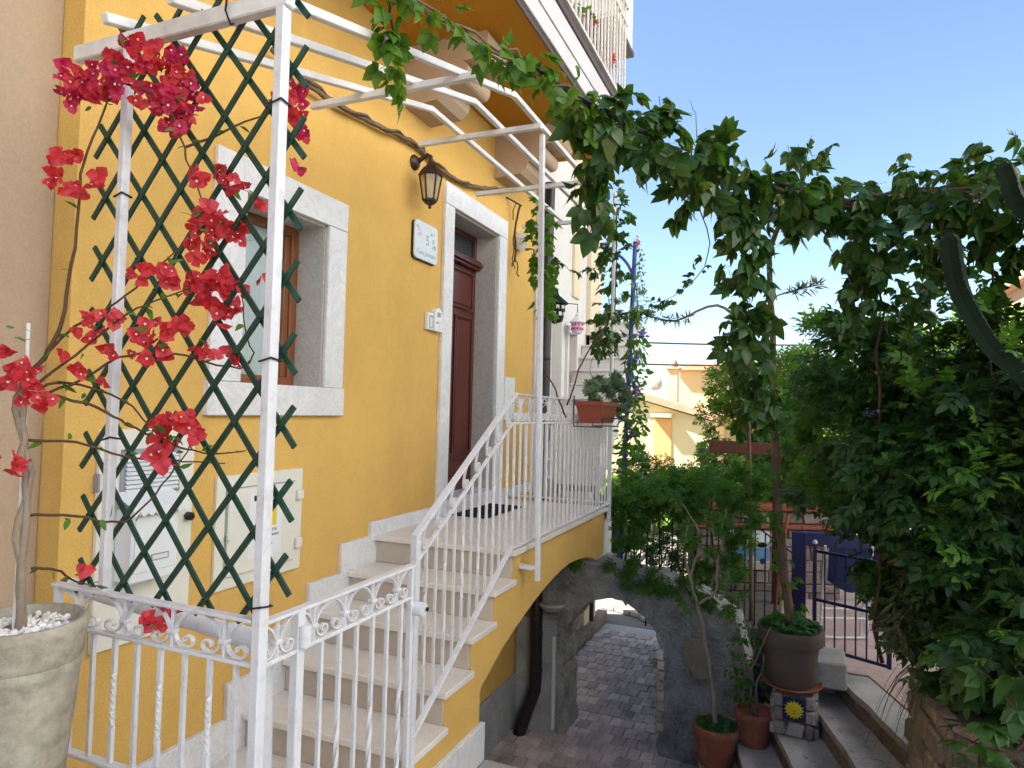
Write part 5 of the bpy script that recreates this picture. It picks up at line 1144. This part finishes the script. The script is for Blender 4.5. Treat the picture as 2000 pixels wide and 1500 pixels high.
ltm = plant('tall_light_shrub', 'mid green bush in front of the red beam, left of the dark shrub', 'shrub', (4.95, -3.45, -.56))
stem(ltm, [(4.95, -3.45, -.56), (5.3, -3.15, .2), (5.7, -2.9, 1.0)], (.02, .006), 'stem', 6)
a, b = blobs([((5.75, -2.75, 1.0), .35), ((5.6, -2.95, .75), .40), ((5.9, -2.65, .60), .30), ((5.6, -2.95, .30), .28), ((5.7, -2.85, 1.35), (.25, .35, .3))], 1500); scatter(ltm, a, t_sprig, 'mid', (.10, .18), b, .2, .8, 60, 'leaf', 'foliage', 22)
# near creeper at the bottom right corner
nc = plant('ground_creeper', 'large leaved creeper with five leaflets at the bottom right corner', 'climbing plant', (3.1, -3.4, -.5))
pts = np.array([(3.01, -3.15, -.16), (2.82, -3.19, -.27), (2.78, -3.09, -.39), (2.84, -3.26, -.14), (2.71, -3.18, -.37), (2.95, -3.28, -.05), (2.75, -3.30, -.28), (2.9, -3.1, -.42), (3.05, -3.25, -.3), (2.66, -3.24, -.44), (2.9, -3.36, .05), (3.1, -3.3, .12)])
pts = np.concatenate([pts+rng.normal(0, .03, pts.shape)+(.05, -.05, -.02), pts+rng.normal(0, .07, pts.shape)+(.15, -.10, -.05)])
for i in range(6): stem(nc, [(3.15, -3.4, -.5), tuple((pts[i]+(3.15, -3.4, -.4))/2), tuple(pts[i])], (.006, .002), 'stem', 5)
scatter(nc, pts, t_creeper, 'green2', (.11, .17), np.array([[-.8, .3, 0]]*len(pts)), .25, .9, 60, 'leaf', 'foliage', 12, 6)
# spiky dry plant on the bed edge
al_ = plant('spider_plant', 'straggly half dry spiky plant spilling over the raised bed', 'plant', (3.95, -3.1, -.5))
for i in range(38):
    b_ = V(3.98-random.random()*.3, -3.10-random.random()*.06, -.52+random.uniform(0, .06)); a_ = random.uniform(0, 6.28); L_2 = random.uniform(.15, .36)
    d_ = V(math.cos(a_)*.6-.25, math.sin(a_)*.5+.35, 0); pts = [b_+d_*L_2*t+V(0, 0, L_2*(.9*t-1.9*t*t)) for t in (0, .25, .5, .75, 1)]
    m = MB(); vs = []
    for q, p in enumerate(pts): w_2 = .008*(1-q/4.2); s_ = V(-d_.y, d_.x, 0).normalized()*w_2; vs += [p-s_, p+V(0, 0, -.003), p+s_]
    m.add(vs, [(q*3+j, q*3+3+j, q*3+4+j, q*3+1+j) for q in range(4) for j in range(2)]); m.build('blade', 'dry', al_, 'all')
a, _ = blobs([((4.0, -3.02, -.35), (.10, .06, .25)), ((4.05, -3.05, -.05), (.12, .08, .2))], 160); scatter(al_, a, t_lance, 'dry', (.07, .14), None, .9, .3)
# cacti
def cactus(name, label, path, r):
    t = plant(name, label, 'cactus', tuple(path[-1]))
    p = smooth_path(path, 6); m = MB(); n = 8; vs = []; ribs = 4
    for i, c in enumerate(p):
        tt = (p[min(i+1, len(p)-1)]-p[max(i-1, 0)]).normalized(); a_ = (V(rt)-tt*tt.dot(V(rt))).normalized(); b_ = tt.cross(a_); k_ = r*min(1, .35+i*.35)
        for j in range(n): an = j*math.pi/ribs; q = k_*(1.0 if j % 2 == 0 else .62); vs.append(c+(a_*math.cos(an)+b_*math.sin(an))*q)
    fs = [(i*n+j, i*n+(j+1) % n, (i+1)*n+(j+1) % n, (i+1)*n+j) for i in range(len(p)-1) for j in range(n)]+[tuple(range(n))]
    m.add(vs, fs); m.build('body', 'cactus', t)
    m = MB()
    for i in range(1, len(p)-1, 2):
        for j in range(0, n, 2): m.obox(vs[i*n+j], (.0025, 0, 0), (0, .0025, 0), (0, 0, .0025))
    m.build('spine_cushions', 'branch', t)
cactus('cactus', 'tall ribbed cactus leaning right in front of the vine, lower and longer one', [(3.47, -3.15, 1.7), (3.49, -3.17, 1.55), (3.51, -3.21, 1.4), (3.47, -3.32, 1.15), (3.46, -3.48, .96), (3.5, -3.6, .6), (3.6, -3.7, -.5)], .054)
cactus('cactus', 'cactus arm sticking up at the right edge against the sky', [(3.32, -3.32, 1.96), (3.33, -3.35, 1.88), (3.35, -3.38, 1.8), (3.41, -3.5, 1.67), (3.5, -3.75, 1.3), (3.6, -3.9, -.5)], .048)
# ------------------------------------------------------------------ plants round the arch
s1 = plant('arch_shrub', 'fine leaved green shrub spreading over the top of the stone arch', 'shrub', (6.1, -1.5, -.6))
for i in range(7): stem(s1, [(6.1, -1.0-.17*i, -.62), (6.05, -1.05-.15*i, -.2), (6.0, -1.0-.16*i, .15)], (.010, .004), 'stem', 5, 'branch', .015)
a, b = blobs([((5.95, -1.04, .06), (.2, .2, .2)), ((6.06, -1.39, .05), (.25, .25, .22)), ((6.01, -1.75, .12), (.25, .25, .22)), ((5.89, -2.03, .12), (.22, .2, .2)), ((5.88, -1.08, -.28), (.15, .14, .18)), ((5.82, -1.45, -.62), (.12, .25, .12)), ((5.80, -1.08, -.50), (.1, .13, .14)), ((5.85, -1.75, -.62), (.12, .2, .16)), ((5.82, -1.20, -.66), (.08, .18, .08)), ((5.95, -2.1, -.35), (.15, .15, .2)), ((6.0, -1.25, -.05), (.2, .3, .2)), ((6.05, -1.55, .12), (.25, .3, .15))], 4200); scatter(s1, a, t_sprig, 'mid', (.055, .11), b, .45, .7, 40, 'leaf', 'foliage', 18)
a, b = blobs([((5.62, -.55, -.52), (.10, .2, .10)), ((5.7, -.3, -.62), (.08, .12, .08))], 110)
s2 = plant('arch_bush', 'small dark leafy tuft under the landing on top of the arch', 'shrub', (5.9, -.5, -.6)); scatter(s2, a, t_sprig, 'mid', (.07, .12), b, .2, .8, 30, 'leaf', 'foliage', 14)
iv = plant('wall_sprigs', 'little green sprigs rooted in the right side of the arch', 'plant', (5.9, -1.4, -1.6)); scatter(iv, np.array([(5.88, -1.39, -1.30-.02*i) for i in range(6)]+[(5.88, -1.39, -1.62), (5.88, -1.385, -1.75), (5.88, -1.38, -1.9), (5.88, -1.37, -2.02)])+rng.normal(0, .012, (10, 3)), t_sprig, 'mid', (.05, .09), np.array([[-.3, .8, 0]]*10), .2, .6)
tr = plant('potted_tree', 'slender forked young tree standing in the left terracotta pot', 'tree', (5.38, -1.93, -1.65))
TR = [[(5.36, -1.92, -1.62), (5.33, -1.90, -1.3), (5.27, -1.83, -.85), (5.24, -1.79, -.66)], [(5.24, -1.79, -.66), (5.22, -1.74, -.46), (5.19, -1.78, -.3), (5.16, -1.81, -.1), (5.09, -1.68, .14)], [(5.24, -1.79, -.66), (5.26, -1.92, -.54), (5.23, -1.94, -.32), (5.25, -1.98, -.1), (5.23, -2.0, .1)], [(5.23, -1.76, -.5), (5.2, -1.70, -.3), (5.2, -1.72, -.05)]]
stem(tr, TR[0], (.022, .015), 'palebark', 9, 'trunk')
for q in TR[1:]: stem(tr, q, (.013, .005), 'palebark', 7, 'branch')
a, b = blobs([((5.1, -1.68, .2), (.22, .24, .18)), ((5.22, -2.0, .12), (.2, .2, .2)), ((5.25, -1.85, -.1), (.15, .22, .1)), ((5.2, -1.72, -.6), (.08, .06, .08)), ((5.28, -2.06, -.55), (.1, .1, .14))], 620); scatter(tr, a, t_sprig, 'mid', (.06, .11), b, .3, .8, 60, 'leaf', 'foliage', 16)
jb = plant('jade_bush', 'round leaved bush with bare twigs in the right terracotta pot', 'shrub', (5.47, -2.2, -1.5))
for i in range(7): stem(jb, [(5.47, -2.2, -1.5), (5.45+.05*math.sin(i*2), -2.18+.06*math.cos(i*1.3), -1.3), (5.42+.15*math.sin(i*2.2), -2.12+.2*math.cos(i*1.9), -1.02+.06*i*random.random())], (.010, .004), 'palebark', 6, 'branch', .012)
a, b = blobs([((5.46, -2.18, -1.34), (.15, .15, .12)), ((5.42, -2.05, -1.15), (.14, .16, .14)), ((5.45, -2.15, -.85), (.14, .14, .15)), ((5.5, -2.2, -1.1), (.12, .12, .12))], 520); scatter(jb, a, t_oval, 'mid', (.028, .05), b, 0, .7, 0)
for nm, lab, c, r_, n_, sz in (('clover', 'low clover covering the soil of the left terracotta pot', (5.37, -1.93, -1.60), .15, 190, (.03, .05)), ('clover', 'bright green clover spilling over the rim of the taupe planter', (5.50, -2.46, -.79), .21, 330, (.035, .06))):
    t = plant(nm, lab, 'ground cover', c, 'clover under the potted trunks'); q = rng.normal(0, 1, (n_, 2)); q /= np.linalg.norm(q, axis=1)[:, None]; q *= np.sqrt(rng.random(n_))[:, None]*r_*1.05
    a = np.column_stack([c[0]+q[:, 0], c[1]+q[:, 1], c[2]+rng.uniform(-.01, .05, n_)*(1.3-np.hypot(q[:, 0], q[:, 1])/r_)]); scatter(t, a, t_clover, 'cover', sz, None, 0, 1.6, 40, 'leaf', 'foliage', 8)
t = plant('planter_vine', 'thin vine sprigs twining up the planter trunk', 'climbing plant', (5.5, -2.46, -.8)); a, b = along([(5.50, -2.46, -.75), (5.48, -2.40, -.3), (5.44, -2.35, .3), (5.38, -2.32, 1.0)], .09, 70); scatter(t, a, t_creeper, 'mid', (.06, .11), b, .5, .7, 20, 'leaf', 'foliage', 14)
# lemon tree and the greenery behind the beam
le = plant('lemon_tree', 'sunny light green lemon tree with a few lemons behind the red beam', 'tree', (9.2, -2.0, -1.2))
stem(le, [(9.2, -2.0, -2.2), (9.15, -2.0, -.4), (9.1, -1.9, .8)], (.07, .03), 'palebark', 8, 'trunk')
a, b = blobs([((9.09, -1.72, .75), (.35, .3, .35)), ((9.23, -1.82, 1.22), (.4, .4, .4)), ((9.21, -2.26, 1.17), (.4, .45, .45)), ((9.3, -2.6, 1.45), (.4, .45, .4)), ((8.92, -1.75, .45), (.4, .35, .35)), ((8.81, -2.04, .65), .45), ((9.0, -2.51, .78), .45), ((8.5, -2.1, .2), .4), ((8.6, -2.6, .1), .45), ((9.17, -1.75, 1.35), (.15, .2, .15))], 3000); scatter(le, a, t_sprig, 'light', (.13, .23), b, .2, .8, 0)
a, b = blobs([((9.1, -1.50, .62), (.22, .22, .42)), ((8.9, -1.35, .2), (.3, .3, .3))], 330); scatter(le, a, t_sprig, 'light', (.11, .19), b, .2, .8, 0)
for c in ((8.80, -1.95, 1.02), (8.75, -2.0, .62), (8.7, -2.4, .85), (8.72, -1.7, .75)): MB().lathe([(0, -.05), (.012, -.045), (.034, -.02), (.036, .01), (.02, .038), (0, .05)], c, 10).build('lemon', 'lemon', le, True)
gh = plant('fence_hedge', 'dark leafy hedge growing behind the black iron fence', 'hedge', (7.1, -1.4, -1.1)); a, b = blobs([((6.9, -.95, -.5), (.25, .25, .35)), ((7.0, -1.3, -.55), (.3, .25, .45)), ((7.2, -1.25, -.1), (.3, .35, .3)), ((6.75, -1.75, -.75), (.2, .2, .25)), ((7.6, -1.1, .15), (.4, .5, .35))], 1300); scatter(gh, a, t_sprig, 'green2', (.08, .15), b, .2, .8, 0)
hd = plant('mural_hedge', 'bright bushy hedge growing above the mural wall', 'hedge', (8.3, -2.2, -.3)); a, b = blobs([((8.15, -1.7, -.0), (.2, .3, .2)), ((8.25, -2.1, .0), (.2, .3, .2)), ((8.4, -2.5, -.02), (.2, .3, .2)), ((8.5, -2.8, 0.1), (.25, .3, .3))], 900); scatter(hd, a, t_sprig, 'mid', (.09, .15), b, .1, .9, 0)
bk = plant('background_trees', 'mass of sunlit garden trees behind the lemon tree', 'trees', (14, -5, -2.2)); a, b = blobs([((13, -3.2, .2), (1.2, 1.0, 1.2)), ((13.5, -5, .9), (1.2, 1.3, 1.4)), ((13, -7, 1.3), (1.2, 1.4, 1.8)), ((12, -9, 1.3), (1.2, 1.5, 2.0)), ((14, -2.2, -.6), (1, .8, .8)), ((12.5, -1.6, -.9), (.8, .7, .7)), ((17.5, .9, -1.6), (1, 1.6, .8)), ((17, 2.4, -1.7), (1, 1.2, .8))], 6500); bk['kind'] = 'stuff'; scatter(bk, a, t_sprig, 'light', (.3, .55), b, .2, .8, 0)
lh = plant('blocker_hedge', 'clipped dark hedge along the lane behind the viewer', 'hedge', (0, -9, -1))  # unseen hedge added to cut low bounce light on the facade
MB().box(-12, 11, -9.3, -8.6, -1.03, 2.0, .15).build('blocker_core', 'cactus', lh); a, b = blobs([((-11+1.6*i, -8.95, .5), (1.1, .5, 1.75)) for i in range(14)], 2600, .2); scatter(lh, a, t_pinnate, 'dark', (.3, .5), b, .2, .7, 0)
# bristly twig, pole vines and small climbers
br = plant('monkey_puzzle_sapling', 'thin bristly conifer twigs poking out left of the hanging creeper', 'sapling', (6.75, -2.1, -1.2))
stem(br, [(6.75, -2.1, -1.2), (6.65, -2.08, .4), (6.52, -2.01, 1.56), (6.37, -1.79, 1.85), (6.23, -1.43, 1.7), (6.12, -1.18, 1.74)], (.02, .008), 'branch', 6, 'trunk', .003); stem(br, [(6.52, -2.01, 1.56), (6.58, -2.22, 1.91), (6.73, -2.68, 2.07)], (.010, .006), 'branch', 6, 'branch', .003)
a, b = along([(6.12, -1.18, 1.74), (6.23, -1.43, 1.70), (6.27, -1.56, 1.74)], .015, 130); scatter(br, a, t_lance, 'dry', (.045, .085), b*2, 0, .5); a, b = along([(6.63, -2.42, 1.98), (6.73, -2.68, 2.07)], .015, 90); scatter(br, a, t_lance, 'dry', (.07, .11), b*2+np.array([0, 0, 1.]), -.3, .5)
pvn = plant('pole_vine', 'leafy vine wound round the slim white pole at the landing corner', 'climbing plant', (5.5, -1.0, .9))
stem(pvn, [(5.52, -1.02, .9), (5.55, -1.0, 1.4), (5.51, -1.03, 1.9), (5.53, -1.02, 2.6)], .005, 'stem', 5); a, b = along([(5.53, -1.0, 2.75), (5.53, -1.0, 2.2), (5.52, -.98, 1.75), (5.45, -.95, 1.40), (5.42, -.93, 1.25)], [.16, .11, .13, .15, .06], 120); scatter(pvn, a, t_lobed, 'creeper', (.09, .15), b, .6, .8, 120, 'leaf', 'foliage', 10)
gv = plant('grape_vine', 'young lobed leaf vine climbing the pergola post by the dark downpipe', 'climbing plant', (4.14, -1.05, .88))
stem(gv, [(4.14, -1.05, .78), (4.11, -.98, .96), (4.02, -.91, 1.17), (3.9, -.98, 1.5), (3.78, -.98, 1.9), (3.78, -1.0, 2.2)], (.006, .003), 'stem', 6); stem(gv, [(4.14, -1.05, .85), (4.27, -1.13, 1.19), (4.42, -1.23, 1.42), (4.9, -1.1, 1.5), (5.3, -1.0, 1.6)], (.006, .003), 'stem', 6); stem(gv, [(4.42, -1.23, 1.42), (4.36, -1.15, 1.1), (4.45, -1.2, .95)], (.003, .0015), 'stem', 5)
a, b = along([(3.75, -1.0, 2.14), (3.80, -.95, 1.82), (3.88, -.99, 1.45)], [.07, .07, .06], 76); scatter(gv, a, t_lobed, 'creeperl', (.06, .11), b, .5, .8, 76, 'leaf', 'foliage', 10); stem(gv, [(3.9, -1.0, 1.85), (4.0, -1.1, 1.75), (4.2, -1.15, 1.78), (4.35, -1.2, 1.85)], .002, 'stem', 5); a, b = along([(3.9, -1.0, 1.85), (4.0, -1.1, 1.75), (4.2, -1.15, 1.78), (4.35, -1.2, 1.85)], .04, 14); scatter(gv, a, t_creeper, 'creeper', (.05, .09), b, .4, .7, 14)
mg = plant('morning_glory', 'blue flowered climber wound up the bright blue pole', 'climbing plant', (6.17, -1.0, -.6)); stem(mg, [(6.2, -.95, -.6), (6.16, -1.02, .4), (6.17, -.97, 1.1), (6.12, -1.06, 1.8), (6.1, -1.05, 2.4)], .006, 'stem', 5, jitter=.015)
a, b = along([(6.17, -1.04, .25), (6.16, -1.06, .8), (6.15, -1.08, 1.3), (6.12, -1.08, 1.6)], [.15, .11, .10, .09], 480); scatter(mg, a, t_oval, 'mid', (.05, .10), b, .5, .6, 0); a, b = blobs([((6.10, -.95, 1.80), (.12, .22, .10)), ((6.1, -1.12, 1.85), (.1, .09, .22))], 260); scatter(mg, a, t_sprig, 'light', (.05, .09), b, .3, .7, 0); a, b = along([(6.08, -1.12, 1.95), (6.08, -1.11, 2.4)], .03, 60); scatter(mg, a, t_oval, 'light', (.03, .06), b, .6, .6, 0)
for c in ((6.08, -1.10, 1.33), (6.09, -1.08, 1.12), (6.08, -1.09, 1.0), (6.08, -1.14, 1.55), (6.1, -1.06, .62), (6.09, -1.10, 1.06)): scatter(mg, np.array(c)+rng.normal(0, .022, (26, 3)), t_oval, 'purple', (.03, .055), None, 0, .5, 0, 'petal', 'petals')
a, b = along([(6.07, -1.09, 2.42), (6.07, -1.09, 2.47)], .015, 14); scatter(mg, a, t_oval, 'redflower', (.03, .05), b, .4, .4, 0, 'petal', 'petals')
su = plant('succulent', 'grey green trailing succulent overflowing the red brown flower box', 'succulent', (4.8, -1.12, .88)); a, b = blobs([((4.66, -1.12, .95), (.22, .09, .08)), ((4.86, -1.14, 1.0), (.16, .11, .13)), ((5.10, -1.18, .90), (.10, .08, .13)), ((5.08, -1.22, .78), (.05, .05, .10))], 420); scatter(su, a, t_rosette, 'succ', (.05, .085), b, -.2, .9, 120, 'rosette', 'foliage', 8)
for gb, bx in GBX:
    a, b = blobs([((bx, -.84, 3.93), (.3, .1, .09))], 160); scatter(gb, a, t_oval, 'mid', (.04, .07), b, .1, .7, 0); a, b = blobs([((bx, -.86, 3.98), (.28, .1, .10))], 150); scatter(gb, a, t_oval, 'redflower', (.03, .05), b, .1, .7, 0, 'petal', 'petals')
